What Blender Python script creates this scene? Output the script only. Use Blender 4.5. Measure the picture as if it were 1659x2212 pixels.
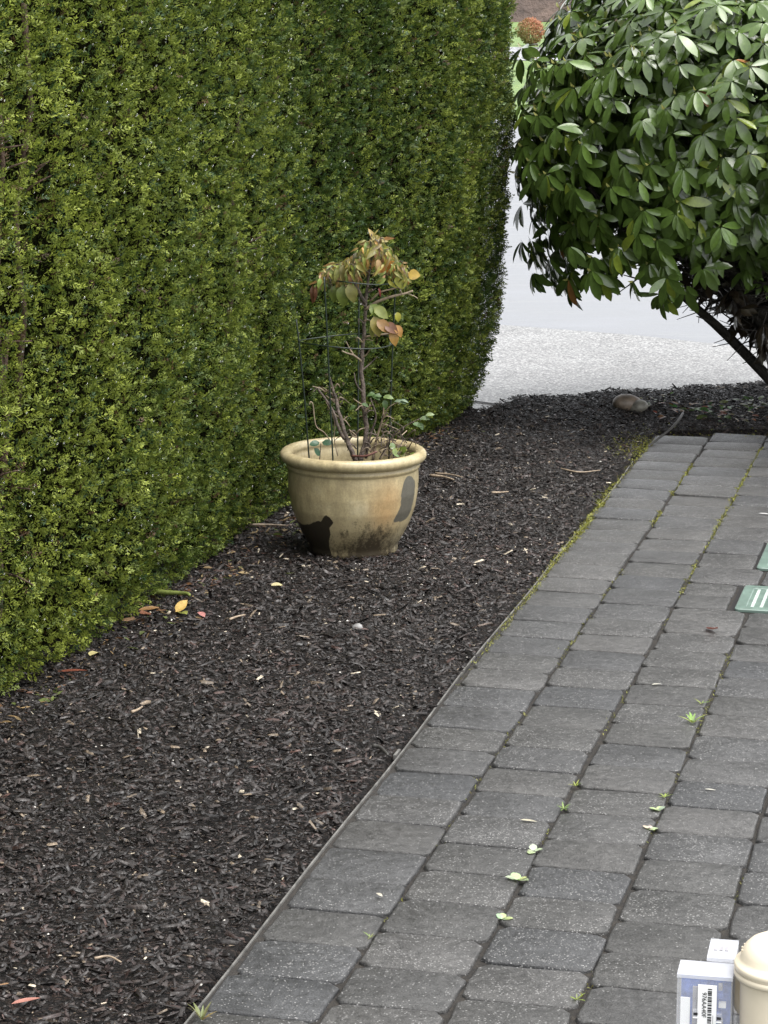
import bpy, math, random
import numpy as np
from mathutils import Vector, Matrix

for o in list(bpy.data.objects):
    bpy.data.objects.remove(o, do_unlink=True)
SC = bpy.context.scene
COL = SC.collection
rng = np.random.default_rng(11)
random.seed(5)
rl = random.Random(3)
PI = math.pi

# ------------------------------------------------------------------ camera
CAM_H = 1.8
FPX = 5500.0                      # focal length in pixels of a 1659 x 2212 picture
PITCH = math.atan(1166.0 / FPX)   # horizon lies 60 px above that picture
cam_d = bpy.data.cameras.new('camera')
cam = bpy.data.objects.new('camera', cam_d)
COL.objects.link(cam)
cam.location = (0, 0, CAM_H)
cam.rotation_euler = (PI / 2 - PITCH, 0, 0)
cam_d.sensor_fit = 'VERTICAL'
cam_d.sensor_height = 24.0
cam_d.lens = 24.0 * FPX / 2212.0
cam_d.clip_start = 0.05
cam_d.clip_end = 2000
SC.camera = cam

# ------------------------------------------------------------------ sky, sun, exposure
SUN_EL, SUN_AZ = math.radians(70), math.radians(118)     # azimuth measured from +Y towards +X
world = bpy.data.worlds.new('World')
SC.world = world
world.use_nodes = True
wn = world.node_tree.nodes
wl = world.node_tree.links
wn.clear()
w_out = wn.new('ShaderNodeOutputWorld')
w_bg = wn.new('ShaderNodeBackground')
w_sky = wn.new('ShaderNodeTexSky')
w_sky.sky_type = 'NISHITA'
w_sky.sun_disc = False
w_sky.sun_elevation = SUN_EL
w_sky.sun_rotation = SUN_AZ
w_sky.air_density = 1.0
w_sky.dust_density = 2.5
w_sky.ozone_density = 1.0
w_hs = wn.new('ShaderNodeHueSaturation')
w_hs.inputs['Saturation'].default_value = 0.13          # overcast: nearly colourless sky
wl.new(w_sky.outputs[0], w_hs.inputs['Color'])
wl.new(w_hs.outputs[0], w_bg.inputs['Color'])
w_bg.inputs['Strength'].default_value = 0.15
wl.new(w_bg.outputs[0], w_out.inputs['Surface'])

sun_d = bpy.data.lights.new('sun', 'SUN')
sun_d.energy = 1.5
sun_d.angle = math.radians(60)
sun_d.color = (1.0, 0.97, 0.92)
sun = bpy.data.objects.new('sun', sun_d)
COL.objects.link(sun)
sv = Vector((math.sin(SUN_AZ) * math.cos(SUN_EL), math.cos(SUN_AZ) * math.cos(SUN_EL), math.sin(SUN_EL)))
sun.rotation_euler = sv.to_track_quat('Z', 'Y').to_euler()
sun.location = (3, 4, 8)

SC.view_settings.view_transform = 'Standard'
SC.view_settings.look = 'None'
SC.view_settings.exposure = 1.5
SC.view_settings.gamma = 1.0
SC.view_settings.use_curve_mapping = False
SC.render.resolution_x, SC.render.resolution_y = 768, 1024


# ------------------------------------------------------------------ pixel helpers (direction only; depth comes from the ground or the thing)
def ray(px, py):
    u = (px - 829.5) / FPX
    v = (1106 - py) / FPX
    return np.array([u, math.cos(PITCH) + v * math.sin(PITCH), -math.sin(PITCH) + v * math.cos(PITCH)])


def on_ground(px, py, z=0.0):
    d = ray(px, py)
    t = (z - CAM_H) / d[2]
    return Vector((t * d[0], t * d[1], z))


def at_depth(px, py, Y):
    d = ray(px, py)
    t = Y / d[1]
    return Vector((t * d[0], Y, CAM_H + t * d[2]))


def project(p):
    p = np.asarray(p, float)
    q = p - np.array([0, 0, CAM_H])
    c, s = math.cos(PITCH), math.sin(PITCH)
    zc = q[..., 1] * c - q[..., 2] * s
    yc = q[..., 1] * s + q[..., 2] * c
    return 829.5 + FPX * q[..., 0] / zc, 1106 - FPX * yc / zc, zc


# ------------------------------------------------------------------ mesh helpers
def np_mesh(name, verts, faces_by_size, mat=None, tint=None, smooth=False):
    """faces_by_size: list of int arrays (n,k)."""
    me = bpy.data.meshes.new(name)
    verts = np.asarray(verts, np.float32)
    me.vertices.add(len(verts))
    me.vertices.foreach_set('co', verts.ravel())
    loops = np.concatenate([f.ravel() for f in faces_by_size]).astype(np.int32)
    sizes = np.concatenate([np.full(len(f), f.shape[1], np.int32) for f in faces_by_size])
    starts = np.concatenate([[0], np.cumsum(sizes)[:-1]]).astype(np.int32)
    me.loops.add(len(loops))
    me.loops.foreach_set('vertex_index', loops)
    me.polygons.add(len(sizes))
    me.polygons.foreach_set('loop_start', starts)
    me.polygons.foreach_set('loop_total', sizes)
    if smooth:
        me.polygons.foreach_set('use_smooth', np.ones(len(sizes), bool))
    if tint is not None:
        a = me.attributes.new('tint', 'FLOAT_COLOR', 'POINT')
        t = np.ones((len(verts), 4), np.float32)
        t[:, :3] = tint
        a.data.foreach_set('color', t.ravel())
    me.update(calc_edges=True)
    if mat:
        me.materials.append(mat)
    return me


def py_mesh(name, verts, faces, mat=None, smooth=False):
    me = bpy.data.meshes.new(name)
    me.from_pydata([tuple(v) for v in verts], [], faces)
    if smooth:
        me.polygons.foreach_set('use_smooth', [True] * len(me.polygons))
    me.update()
    if mat:
        me.materials.append(mat)
    return me


def link(name, me, parent=None, loc=(0, 0, 0), rot=(0, 0, 0)):
    o = bpy.data.objects.new(name, me)
    COL.objects.link(o)
    o.parent = parent
    o.location = loc
    o.rotation_euler = rot
    return o


def tag(o, label=None, cat=None, group=None, kind=None):
    if label:
        o['label'] = label
    if cat:
        o['category'] = cat
    if group:
        o['group'] = group
    if kind:
        o['kind'] = kind
    return o


def empty(name, loc, label=None, cat=None, group=None, rz=0):
    e = bpy.data.objects.new(name, None)
    COL.objects.link(e)
    e.location = loc
    e.rotation_euler = (0, 0, rz)
    e.empty_display_size = 0.05
    return tag(e, label, cat, group)


class MB:
    """collects simple pieces into one mesh"""
    def __init__(self):
        self.v, self.f = [], []

    def add(self, vs, fs):
        b = len(self.v)
        self.v += [tuple(v) for v in vs]
        self.f += [tuple(i + b for i in q) for q in fs]
        return self

    def box(self, c, s, rz=0.0):
        cx, cy, cz = c
        hx, hy, hz = s[0] / 2, s[1] / 2, s[2] / 2
        co, si = math.cos(rz), math.sin(rz)
        vs = []
        for z in (-hz, hz):
            for x, y in ((-hx, -hy), (hx, -hy), (hx, hy), (-hx, hy)):
                vs.append((cx + x * co - y * si, cy + x * si + y * co, cz + z))
        return self.add(vs, [(3, 2, 1, 0), (4, 5, 6, 7), (0, 1, 5, 4), (1, 2, 6, 5), (2, 3, 7, 6), (3, 0, 4, 7)])

    def tube(self, pts, radii, n=6, cap=True):
        pts = [Vector(p) for p in pts]
        if not hasattr(radii, '__len__'):
            radii = [radii] * len(pts)
        vs, fs = [], []
        prev = None
        for i, p in enumerate(pts):
            t = (pts[min(i + 1, len(pts) - 1)] - pts[max(i - 1, 0)]).normalized()
            if prev is None:
                a = t.orthogonal().normalized()
            else:
                a = (prev - t * prev.dot(t))
                a = a.normalized() if a.length > 1e-6 else t.orthogonal().normalized()
            prev = a
            b = t.cross(a)
            for k in range(n):
                an = 2 * PI * k / n
                vs.append(p + (a * math.cos(an) + b * math.sin(an)) * radii[i])
        for i in range(len(pts) - 1):
            for k in range(n):
                k2 = (k + 1) % n
                fs.append((i * n + k, i * n + k2, (i + 1) * n + k2, (i + 1) * n + k))
        if cap:
            fs.append(tuple(range(n - 1, -1, -1)))
            e = (len(pts) - 1) * n
            fs.append(tuple(range(e, e + n)))
        return self.add(vs, fs)

    def lathe(self, prof, n=48, c=(0, 0, 0)):
        vs, fs = [], []
        for r, z in prof:
            for k in range(n):
                a = 2 * PI * k / n
                vs.append((c[0] + r * math.cos(a), c[1] + r * math.sin(a), c[2] + z))
        for i in range(len(prof) - 1):
            for k in range(n):
                k2 = (k + 1) % n
                fs.append((i * n + k, i * n + k2, (i + 1) * n + k2, (i + 1) * n + k))
        return self.add(vs, fs)

    def build(self, name, mat, parent=None, smooth=False, loc=(0, 0, 0), rot=(0, 0, 0)):
        return link(name, py_mesh(name, self.v, self.f, mat, smooth), parent, loc, rot)


def smooth_path(pts, n=6):
    """Catmull-Rom through pts"""
    P = [Vector(p) for p in pts]
    P = [P[0] * 2 - P[1]] + P + [P[-1] * 2 - P[-2]]
    out = []
    for i in range(1, len(P) - 2):
        for k in range(n):
            t = k / n
            a, b, c, d = P[i - 1], P[i], P[i + 1], P[i + 2]
            out.append(0.5 * ((2 * b) + (c - a) * t + (2 * a - 5 * b + 4 * c - d) * t * t + (3 * b - a - 3 * c + d) * t ** 3))
    out.append(P[-2])
    return out


def leaf_template(L, W, curl=0.25, fold=0.2, n=5, power=0.8, skew=0.9, wave=0.0, stalk=0.08):
    """leaf along +x, upper face +z; returns verts, quads"""
    vs, fs = [], []
    for i in range(n + 1):
        t = i / n
        w = W * 0.5 * max(0.0, math.sin(PI * t ** skew)) ** power
        if i == 0 or i == n:
            w = W * 0.03
        x = L * (stalk + (1 - stalk) * t)
        z = -curl * L * t * t
        for s in (-1, 0, 1):
            vs.append((x, s * w, z + abs(s) * fold * w + wave * L * math.sin(9 * t + s * 2) * (s != 0)))
    for i in range(n):
        a = i * 3
        fs += [(a, a + 3, a + 4, a + 1), (a + 1, a + 4, a + 5, a + 2)]
    return np.array(vs), np.array(fs)


def frames(d, up):
    """rows of x,y,z axes from arrays d (x axis) and up hint"""
    d = d / np.linalg.norm(d, axis=1, keepdims=True)
    z = up - (up * d).sum(1, keepdims=True) * d
    z /= np.maximum(np.linalg.norm(z, axis=1, keepdims=True), 1e-6)
    y = np.cross(z, d)
    return np.stack([d, y, z], axis=1)     # (n,3,3): row i is axis i


def scatter(templates, which, pos, fr, scale, tint):
    """instances of templates joined into arrays"""
    V, F, T, base = [], {}, [], 0
    for k, (tv, tfs) in enumerate(templates):
        idx = np.nonzero(which == k)[0]
        if len(idx) == 0:
            continue
        sc = scale[idx]
        sc = sc[:, None] if sc.ndim == 1 else sc
        loc = tv[None, :, :] * sc[:, None, :] if sc.shape[1] == 3 else tv[None, :, :] * sc[:, None, :]
        w = np.einsum('nvi,nij->nvj', loc, fr[idx]) + pos[idx][:, None, :]
        nv = len(tv)
        V.append(w.reshape(-1, 3))
        T.append(np.repeat(tint[idx], nv, axis=0))
        for tf in (tfs if isinstance(tfs, list) else [tfs]):
            off = (base + np.arange(len(idx)) * nv)[:, None, None]
            F.setdefault(tf.shape[1], []).append((tf[None] + off).reshape(-1, tf.shape[1]))
        base += nv * len(idx)
    return np.concatenate(V), [np.concatenate(f) for f in F.values()], np.concatenate(T)


def vnoise(x, y, z=0.0, seed=0):
    """cheap smooth noise from sines, about -1..1"""
    r = np.random.default_rng(seed)
    s = 0
    for _ in range(6):
        k = r.normal(size=3)
        s = s + np.sin(k[0] * x + k[1] * y + k[2] * z + r.uniform(0, 6.28))
    return s / 3.0


# ------------------------------------------------------------------ material helpers
class Mat:
    def __init__(self, name):
        self.m = bpy.data.materials.new(name)
        self.m.use_nodes = True
        self.n = self.m.node_tree.nodes
        self.l = self.m.node_tree.links
        self.p = self.n['Principled BSDF']
        self.out = self.n['Material Output']

    def set(self, **kw):
        for k, v in kw.items():
            self.put(k.replace('_', ' '), v)
        return self

    def put(self, k, v):
        s = self.p.inputs[k]
        if hasattr(v, 'is_linked') or hasattr(v, 'links'):
            self.l.new(v, s)
        else:
            s.default_value = (*v, 1) if isinstance(v, tuple) and len(v) == 3 and s.type == 'RGBA' else v

    def node(self, t, ins=None, **attrs):
        nd = self.n.new(t)
        for k, v in attrs.items():
            setattr(nd, k, v)
        for k, v in (ins or {}).items():
            s = nd.inputs[k]
            if hasattr(v, 'links'):
                self.l.new(v, s)
            else:
                s.default_value = (*v, 1) if isinstance(v, tuple) and len(v) == 3 and s.type == 'RGBA' else v
        return nd

    def pos(self):
        return self.node('ShaderNodeNewGeometry').outputs['Position']

    def obj(self):
        return self.node('ShaderNodeTexCoord').outputs['Object']

    def noise(self, scale, detail=4, rough=0.55, vec=None, dist=0.0):
        ins = {'Scale': scale, 'Detail': detail, 'Roughness': rough, 'Distortion': dist}
        if vec is not None:
            ins['Vector'] = vec
        return self.node('ShaderNodeTexNoise', ins).outputs['Fac']

    def ramp(self, fac, stops):
        r = self.node('ShaderNodeValToRGB', {'Fac': fac})
        e = r.color_ramp.elements
        while len(e) < len(stops):
            e.new(0.5)
        for i, (p, c) in enumerate(stops):
            e[i].position = p
            c = (c, c, c) if not hasattr(c, '__len__') else c
            e[i].color = (*c, 1)
        return r.outputs['Color']

    def mix(self, fac, a, b, mode='MIX'):
        m = self.node('ShaderNodeMix', data_type='RGBA', blend_type=mode)
        for k, v in ((0, fac), (6, a), (7, b)):
            s = m.inputs[k]
            if hasattr(v, 'links'):
                self.l.new(v, s)
            else:
                s.default_value = (*v, 1) if isinstance(v, tuple) and len(v) == 3 else v
        return m.outputs[2]

    def math(self, op, a, b=0.0, c=0.0):
        m = self.node('ShaderNodeMath', operation=op)
        for i, v in enumerate((a, b, c)):
            if hasattr(v, 'links'):
                self.l.new(v, m.inputs[i])
            else:
                m.inputs[i].default_value = v
        return m.outputs[0]

    def attr(self, name, out='Color'):
        return self.node('ShaderNodeAttribute', attribute_name=name).outputs[out]

    def bump(self, h, strength=0.3, dist=0.01):
        b = self.node('ShaderNodeBump', {'Height': h, 'Strength': strength, 'Distance': dist})
        self.l.new(b.outputs[0], self.p.inputs['Normal'])
        return self

    def translucent(self, col, fac):
        t = self.node('ShaderNodeBsdfTranslucent')
        if hasattr(col, 'links'):
            self.l.new(col, t.inputs['Color'])
        else:
            t.inputs['Color'].default_value = (*col, 1)
        m = self.node('ShaderNodeMixShader')
        m.inputs[0].default_value = fac
        self.l.new(self.p.outputs[0], m.inputs[1])
        self.l.new(t.outputs[0], m.inputs[2])
        self.l.new(m.outputs[0], self.out.inputs['Surface'])
        return self


def plain(name, col, rough=0.6, var=0.25, scale=30, bump=0.2, bdist=0.003, **kw):
    m = Mat(name)
    n = m.noise(scale, 5, vec=m.pos())
    c = m.ramp(n, [(0.3, tuple(x * (1 - var) for x in col)), (0.7, tuple(min(1, x * (1 + var)) for x in col))])
    m.put('Base Color', c)
    m.put('Roughness', rough)
    for k, v in kw.items():
        m.put(k.replace('_', ' '), v)
    if bump:
        m.bump(m.noise(scale * 3, 6, vec=m.pos()), bump, bdist)
    return m.m


def leaf_mat(name, source, rough=0.35, trans=0.2, coat=0.3, veins=True, spec=0.5):
    m = Mat(name)
    if source == 'object':
        c = m.node('ShaderNodeObjectInfo').outputs['Color']
    else:
        c = m.attr('tint')
    n = m.noise(60, 3, vec=m.pos())
    c2 = m.mix(1.0, c, m.ramp(n, [(0.3, 0.75), (0.75, 1.2)]), 'MULTIPLY')
    m.set(Base_Color=c2, Roughness=rough)
    m.put('Coat Weight', coat)
    m.put('Coat Roughness', 0.12)
    m.put('Specular IOR Level', spec)
    m.bump(m.noise(160, 3, vec=m.pos()), 0.15, 0.002)
    if trans:
        m.translucent(c2, trans)
    return m.m


# ------------------------------------------------------------------ materials
def make_paver_mat():
    m = Mat('wet_concrete_paver')
    oi = m.node('ShaderNodeObjectInfo')
    rnd = oi.outputs['Random']
    P = m.pos()
    big = m.noise(7, 4, vec=P)
    mid = m.noise(45, 5, 0.65, vec=P)
    fine = m.noise(330, 3, 0.7, vec=P)
    base = m.ramp(rnd, [(0.0, (0.040, 0.041, 0.043)), (0.35, (0.055, 0.054, 0.053)), (0.7, (0.047, 0.046, 0.044)), (1.0, (0.066, 0.064, 0.062))])
    base = m.mix(1.0, base, m.ramp(big, [(0.3, 0.75), (0.7, 1.25)]), 'MULTIPLY')
    base = m.mix(1.0, base, m.ramp(mid, [(0.3, 0.62), (0.7, 1.35)]), 'MULTIPLY')
    base = m.mix(1.0, base, m.ramp(fine, [(0.35, 0.5), (0.66, 1.6)]), 'MULTIPLY')
    # pale aggregate grains, more on the worn pavers
    vor = m.node('ShaderNodeTexVoronoi', {'Scale': 250.0, 'Vector': P})
    wn_ = m.node('ShaderNodeTexWhiteNoise', {'Vector': vor.outputs['Position']})
    amount = m.ramp(m.math('FRACT', m.math('MULTIPLY', rnd, 7.31)), [(0.15, 0.04), (0.95, 0.30)])
    patch = m.ramp(m.noise(11, 4, vec=P), [(0.35, 0.25), (0.65, 1.2)])
    thr = m.math('SUBTRACT', 1.0, m.math('MULTIPLY', amount, patch))
    isg = m.math('GREATER_THAN', wn_.outputs['Value'], thr)
    near = m.math('LESS_THAN', vor.outputs['Distance'], 0.42)
    g = m.math('MULTIPLY', isg, near)
    base = m.mix(m.math('MULTIPLY', g, 0.75), base, m.mix(m.noise(300, 2, vec=P), (0.12, 0.118, 0.115), (0.46, 0.45, 0.44)))
    m.put('Base Color', base)
    m.put('Roughness', m.ramp(mid, [(0.3, 0.30), (0.7, 0.55)]))
    m.put('Specular IOR Level', 0.45)
    h = m.math('ADD', m.math('MULTIPLY', fine, 0.5), m.math('ADD', m.math('MULTIPLY', mid, 0.8), m.math('MULTIPLY', g, 0.35)))
    m.bump(h, 0.9, 0.005)
    return m.m


M_PAVER = make_paver_mat()


def make_joint_mat():
    m = Mat('joint_sand')
    P = m.pos()
    a = m.noise(60, 5, vec=P)
    c = m.ramp(a, [(0.3, (0.006, 0.005, 0.004)), (0.6, (0.020, 0.016, 0.012)), (0.85, (0.05, 0.042, 0.03))])
    m.put('Base Color', c)
    m.put('Roughness', 0.85)
    m.bump(m.noise(250, 4, vec=P), 0.8, 0.006)
    return m.m


M_JOINT = make_joint_mat()


def make_soil_mat():
    m = Mat('wet_dark_soil')
    P = m.pos()
    nz = m.node('ShaderNodeTexNoise', {'Vector': P, 'Scale': 35.0, 'Detail': 3.0}).outputs['Color']
    sc = m.node('ShaderNodeVectorMath', {0: nz}, operation='SCALE')
    sc.inputs['Scale'].default_value = 0.02
    ad = m.node('ShaderNodeVectorMath', {0: P, 1: sc.outputs[0]}, operation='ADD')
    mp_ = m.node('ShaderNodeMapping', {'Vector': ad.outputs[0], 'Scale': (1.0, 2.4, 1.0), 'Rotation': (0.0, 0.0, 0.5)})
    vor = m.node('ShaderNodeTexVoronoi', {'Vector': mp_.outputs[0], 'Scale': 95.0})
    rn = m.node('ShaderNodeTexWhiteNoise', {'Vector': vor.outputs['Position']})
    c = m.ramp(rn.outputs['Value'], [(0.0, (0.003, 0.0026, 0.0024)), (0.5, (0.010, 0.0082, 0.0075)), (0.85, (0.024, 0.018, 0.015)), (1.0, (0.06, 0.042, 0.033))])
    m.put('Base Color', c)
    m.put('Roughness', 0.55)
    m.put('Specular IOR Level', 0.25)
    h = m.math('ADD', m.math('SUBTRACT', m.math('MULTIPLY', rn.outputs['Value'], 0.8), vor.outputs['Distance']), m.noise(180, 4, vec=P))
    m.bump(h, 1.0, 0.012)
    return m.m


M_SOIL = make_soil_mat()


def make_chip_mat():
    m = Mat('wet_bark_chip')
    c = m.attr('tint')
    n = m.noise(220, 3, vec=m.pos())
    m.put('Base Color', m.mix(1.0, c, m.ramp(n, [(0.3, 0.5), (0.7, 1.5)]), 'MULTIPLY'))
    m.put('Roughness', m.ramp(m.noise(90, 2, vec=m.pos()), [(0.35, 0.30), (0.6, 0.75)]))
    m.bump(n, 0.4, 0.003)
    return m.m


M_CHIP = make_chip_mat()


def make_driveway_mat():
    m = Mat('exposed_aggregate_concrete')
    P = m.pos()
    vor = m.node('ShaderNodeTexVoronoi', {'Scale': 105.0, 'Vector': P})
    rn = m.node('ShaderNodeTexWhiteNoise', {'Vector': vor.outputs['Position']})
    c = m.ramp(rn.outputs['Value'], [(0.0, (0.11, 0.109, 0.108)), (0.35, (0.19, 0.189, 0.188)), (0.7, (0.27, 0.269, 0.266)), (1.0, (0.46, 0.456, 0.452))])
    d = m.ramp(vor.outputs['Distance'], [(0.35, 1.0), (0.75, 0.55)])
    c = m.mix(1.0, c, d, 'MULTIPLY')
    c = m.mix(1.0, c, m.ramp(m.noise(1.3, 5, vec=P), [(0.3, 0.86), (0.7, 1.1)]), 'MULTIPLY')
    m.put('Base Color', c)
    m.put('Roughness', m.ramp(m.noise(3, 3, vec=P), [(0.3, 0.3), (0.7, 0.45)]))
    m.bump(m.math('SUBTRACT', 1.0, vor.outputs['Distance']), 0.55, 0.006)
    return m.m


M_DRIVE = make_driveway_mat()


def make_road_mat(name, col, r0=0.16, r1=0.34):
    m = Mat(name)
    P = m.pos()
    st = m.node('ShaderNodeMapping', {'Vector': P, 'Scale': (0.35, 1.6, 1.0)})
    a = m.noise(2.2, 6, 0.6, vec=st.outputs[0])
    b = m.noise(160, 3, vec=P)
    c = m.ramp(a, [(0.3, tuple(x * 0.6 for x in col)), (0.7, tuple(x * 1.25 for x in col))])
    c = m.mix(1.0, c, m.ramp(b, [(0.3, 0.7), (0.7, 1.3)]), 'MULTIPLY')
    m.put('Base Color', c)
    m.put('Roughness', m.ramp(a, [(0.3, r0), (0.7, r1)]))
    m.put('Specular IOR Level', 0.5)
    m.put('Coat Weight', 0.2)
    m.put('Coat Roughness', 0.18)
    m.bump(b, 0.15, 0.004)
    return m.m


M_ROAD = make_road_mat('wet_road', (0.135, 0.14, 0.153), 0.26, 0.55)
M_ROAD2 = make_road_mat('far_wet_road', (0.26, 0.27, 0.29))


def make_grass_mat():
    m = Mat('lawn_grass')
    P = m.pos()
    st = m.node('ShaderNodeMapping', {'Vector': P, 'Scale': (1.0, 0.4, 1.0)})
    a = m.noise(3, 6, 0.65, vec=st.outputs[0])
    c = m.ramp(a, [(0.3, (0.07, 0.13, 0.025)), (0.55, (0.14, 0.22, 0.05)), (0.8, (0.24, 0.27, 0.08))])
    m.put('Base Color', c)
    m.put('Roughness', 0.6)
    m.bump(m.noise(60, 4, vec=P), 0.8, 0.05)
    return m.m


M_GRASS = make_grass_mat()
M_EARTH = plain('brown_earth_bank', (0.075, 0.052, 0.042), 0.85, 0.6, 1.4, 0.8, 0.3)
M_METAL = plain('weathered_steel_edging', (0.16, 0.155, 0.145), 0.45, 0.5, 25, 0.2, 0.002, Metallic=0.35)
M_DKMETAL = plain('dark_edging', (0.035, 0.033, 0.03), 0.5, 0.4, 25)
M_GREENWIRE = plain('green_coated_wire', (0.009, 0.018, 0.012), 0.4, 0.3, 40)
M_WOOD = plain('grey_brown_bark', (0.105, 0.08, 0.065), 0.7, 0.7, 70, 0.9, 0.006)
M_TWIG = plain('pale_dry_twig', (0.26, 0.20, 0.14), 0.55, 0.35, 60)
M_STRAW = plain('olive_straw', (0.20, 0.17, 0.06), 0.55, 0.4, 60)
M_REDTWIG = plain('reddish_twig', (0.12, 0.05, 0.04), 0.5, 0.35, 60)
M_RSTEM = plain('dark_shrub_bark', (0.022, 0.018, 0.015), 0.8, 0.5, 35, 0.8, 0.01)
M_HSTEM = plain('red_brown_hedge_bark', (0.075, 0.045, 0.03), 0.75, 0.5, 45, 0.7, 0.008)
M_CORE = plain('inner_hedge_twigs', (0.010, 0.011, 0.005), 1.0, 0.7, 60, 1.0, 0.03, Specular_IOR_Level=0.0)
M_STONE1 = plain('brown_river_stone', (0.16, 0.125, 0.095), 0.5, 0.4, 30)
M_STONE2 = plain('grey_river_stone', (0.19, 0.18, 0.15), 0.5, 0.4, 30)
M_PEBBLE = plain('pale_pebble', (0.55, 0.52, 0.47), 0.4, 0.3, 60)
M_HEDGE = leaf_mat('thuja_leaf', 'tint', 0.5, 0.25, 0.06, spec=0.3)
M_LEAF_T = leaf_mat('rhododendron_leaf', 'tint', 0.28, 0.12, 0.6)
M_LEAF_O = leaf_mat('broad_leaf', 'object', 0.28, 0.12, 0.6)
M_DRY_O = leaf_mat('withered_leaf', 'object', 0.5, 0.3, 0.2)
M_MOSS = leaf_mat('moss_blade', 'tint', 0.6, 0.3, 0.1)
M_LID = plain('green_plastic_lid', (0.115, 0.165, 0.14), 0.38, 0.25, 20, 0.1, 0.001)
M_LIDTXT = plain('pale_raised_marking', (0.5, 0.58, 0.53), 0.45, 0.1, 20, 0)
M_HOLE = plain('dark_pit', (0.006, 0.005, 0.005), 0.9, 0.3, 40)
M_BEIGE = plain('beige_plastic', (0.70, 0.62, 0.48), 0.42, 0.06, 12, 0.05, 0.001)
M_BEIGE2 = plain('grooved_beige_plastic', (0.52, 0.45, 0.34), 0.5, 0.08, 12, 0.05, 0.001)
M_WHITE = plain('white_paper', (0.82, 0.82, 0.82), 0.5, 0.03, 10, 0)
M_BLUE = plain('blue_printed_insert', (0.10, 0.17, 0.48), 0.5, 0.5, 60, 0)
M_GREYPART = plain('grey_insert', (0.33, 0.32, 0.34), 0.5, 0.2, 30, 0)
M_INK = plain('black_ink', (0.012, 0.012, 0.014), 0.6, 0.05, 10, 0)


def make_clear():
    m = Mat('clear_plastic')
    m.set(Base_Color=(0.95, 0.96, 1.0), Roughness=0.06)
    m.put('IOR', 1.35)
    m.put('Transmission Weight', 0.0)
    m.put('Alpha', 0.14)
    m.put('Specular IOR Level', 1.0)
    m.put('Coat Weight', 1.0)
    return m.m


M_CLEAR = make_clear()


def make_frost():
    m = Mat('frosted_clear_plastic')
    m.set(Base_Color=(0.60, 0.61, 0.655), Roughness=0.3)
    m.put('Alpha', 0.5)
    m.put('Coat Weight', 0.5)
    return m.m


M_FROST = make_frost()


def make_water_drop():
    m = Mat('water_droplet')
    m.set(Base_Color=(1, 1, 1), Roughness=0.02)
    m.put('IOR', 1.33)
    m.put('Transmission Weight', 1.0)
    m.put('Specular IOR Level', 1.0)
    m.put('Coat Weight', 1.0)
    m.put('Coat Roughness', 0.02)
    return m.m


M_DROP = make_water_drop()


def make_pot_mat():
    m = Mat('mottled_glazed_ceramic')
    O = m.obj()
    k = m.attr('tint')
    sep = m.node('ShaderNodeSeparateColor', {'Color': k})
    dark, grey, orange = sep.outputs[0], sep.outputs[1], sep.outputs[2]
    st = m.node('ShaderNodeMapping', {'Vector': O, 'Scale': (1.0, 1.0, 0.35)})
    n1 = m.noise(9, 5, 0.6, vec=O)
    streak = m.noise(48, 5, 0.7, vec=st.outputs[0])
    speck = m.noise(170, 4, 0.7, vec=O)
    base = m.ramp(n1, [(0.3, (0.36, 0.29, 0.16)), (0.55, (0.44, 0.365, 0.21)), (0.75, (0.50, 0.44, 0.29))])
    base = m.mix(1.0, base, m.ramp(streak, [(0.3, 0.72), (0.7, 1.15)]), 'MULTIPLY')
    base = m.mix(m.math('MULTIPLY', orange, m.ramp(n1, [(0.3, 0.35), (0.7, 0.85)])), base, (0.44, 0.235, 0.085))
    base = m.mix(1.0, base, m.ramp(speck, [(0.3, 0.8), (0.7, 1.12)]), 'MULTIPLY')
    # dirt splashed up from the bed, stored in the second colour layer
    dirt = m.attr('dirt', 'Fac')
    dn = m.math('ADD', m.math('MULTIPLY', streak, 1.3), m.math('MULTIPLY', speck, 0.9))
    dm = m.ramp(m.math('ADD', dirt, m.math('SUBTRACT', dn, 1.15)), [(0.50, 0.0), (0.75, 0.6), (1.05, 0.96)])
    base = m.mix(dm, base, (0.030, 0.022, 0.013))
    edge = m.math('ADD', m.math('MULTIPLY', m.math('SUBTRACT', m.noise(22, 5, 0.65, vec=O), 0.5), 0.9), m.math('MULTIPLY', m.math('SUBTRACT', streak, 0.5), 0.5))
    gm = m.ramp(m.math('ADD', grey, edge), [(0.42, 0.0), (0.58, 0.95)])
    base = m.mix(gm, base, m.ramp(speck, [(0.3, (0.065, 0.062, 0.052)), (0.7, (0.115, 0.11, 0.09))]))
    km = m.ramp(m.math('ADD', dark, edge), [(0.44, 0.0), (0.56, 0.97)])
    base = m.mix(km, base, m.ramp(speck, [(0.3, (0.012, 0.010, 0.007)), (0.7, (0.028, 0.022, 0.014))]))
    m.put('Base Color', base)
    m.put('Roughness', m.ramp(speck, [(0.3, 0.3), (0.7, 0.5)]))
    m.put('Coat Weight', 0.25)
    m.bump(m.math('ADD', streak, m.math('MULTIPLY', speck, 0.4)), 0.12, 0.004)
    return m.m


M_POT = make_pot_mat()

# ------------------------------------------------------------------ layout of the place
EDGE_TH = math.radians(13.8)                       # edging strip runs to the right of the view
E0 = np.array([-0.35, 4.17])
SU = np.array([math.sin(EDGE_TH), math.cos(EDGE_TH)])   # along the strip
TU = np.array([math.cos(EDGE_TH), -math.sin(EDGE_TH)])  # across the paving
PAVE_BACK = 9.98


def st_xy(s, t):
    p = E0 + SU * s + TU * t
    return float(p[0]), float(p[1])


BACK_X = [-6, -1.2, 0.22, 0.38, 0.57, 0.84, 1.15, 1.45, 1.71, 2.6, 6]
BACK_Y = [11.2, 11.1, 11.0, 10.36, 10.62, 10.80, 10.99, 11.07, 11.18, 11.45, 12.0]


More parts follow.
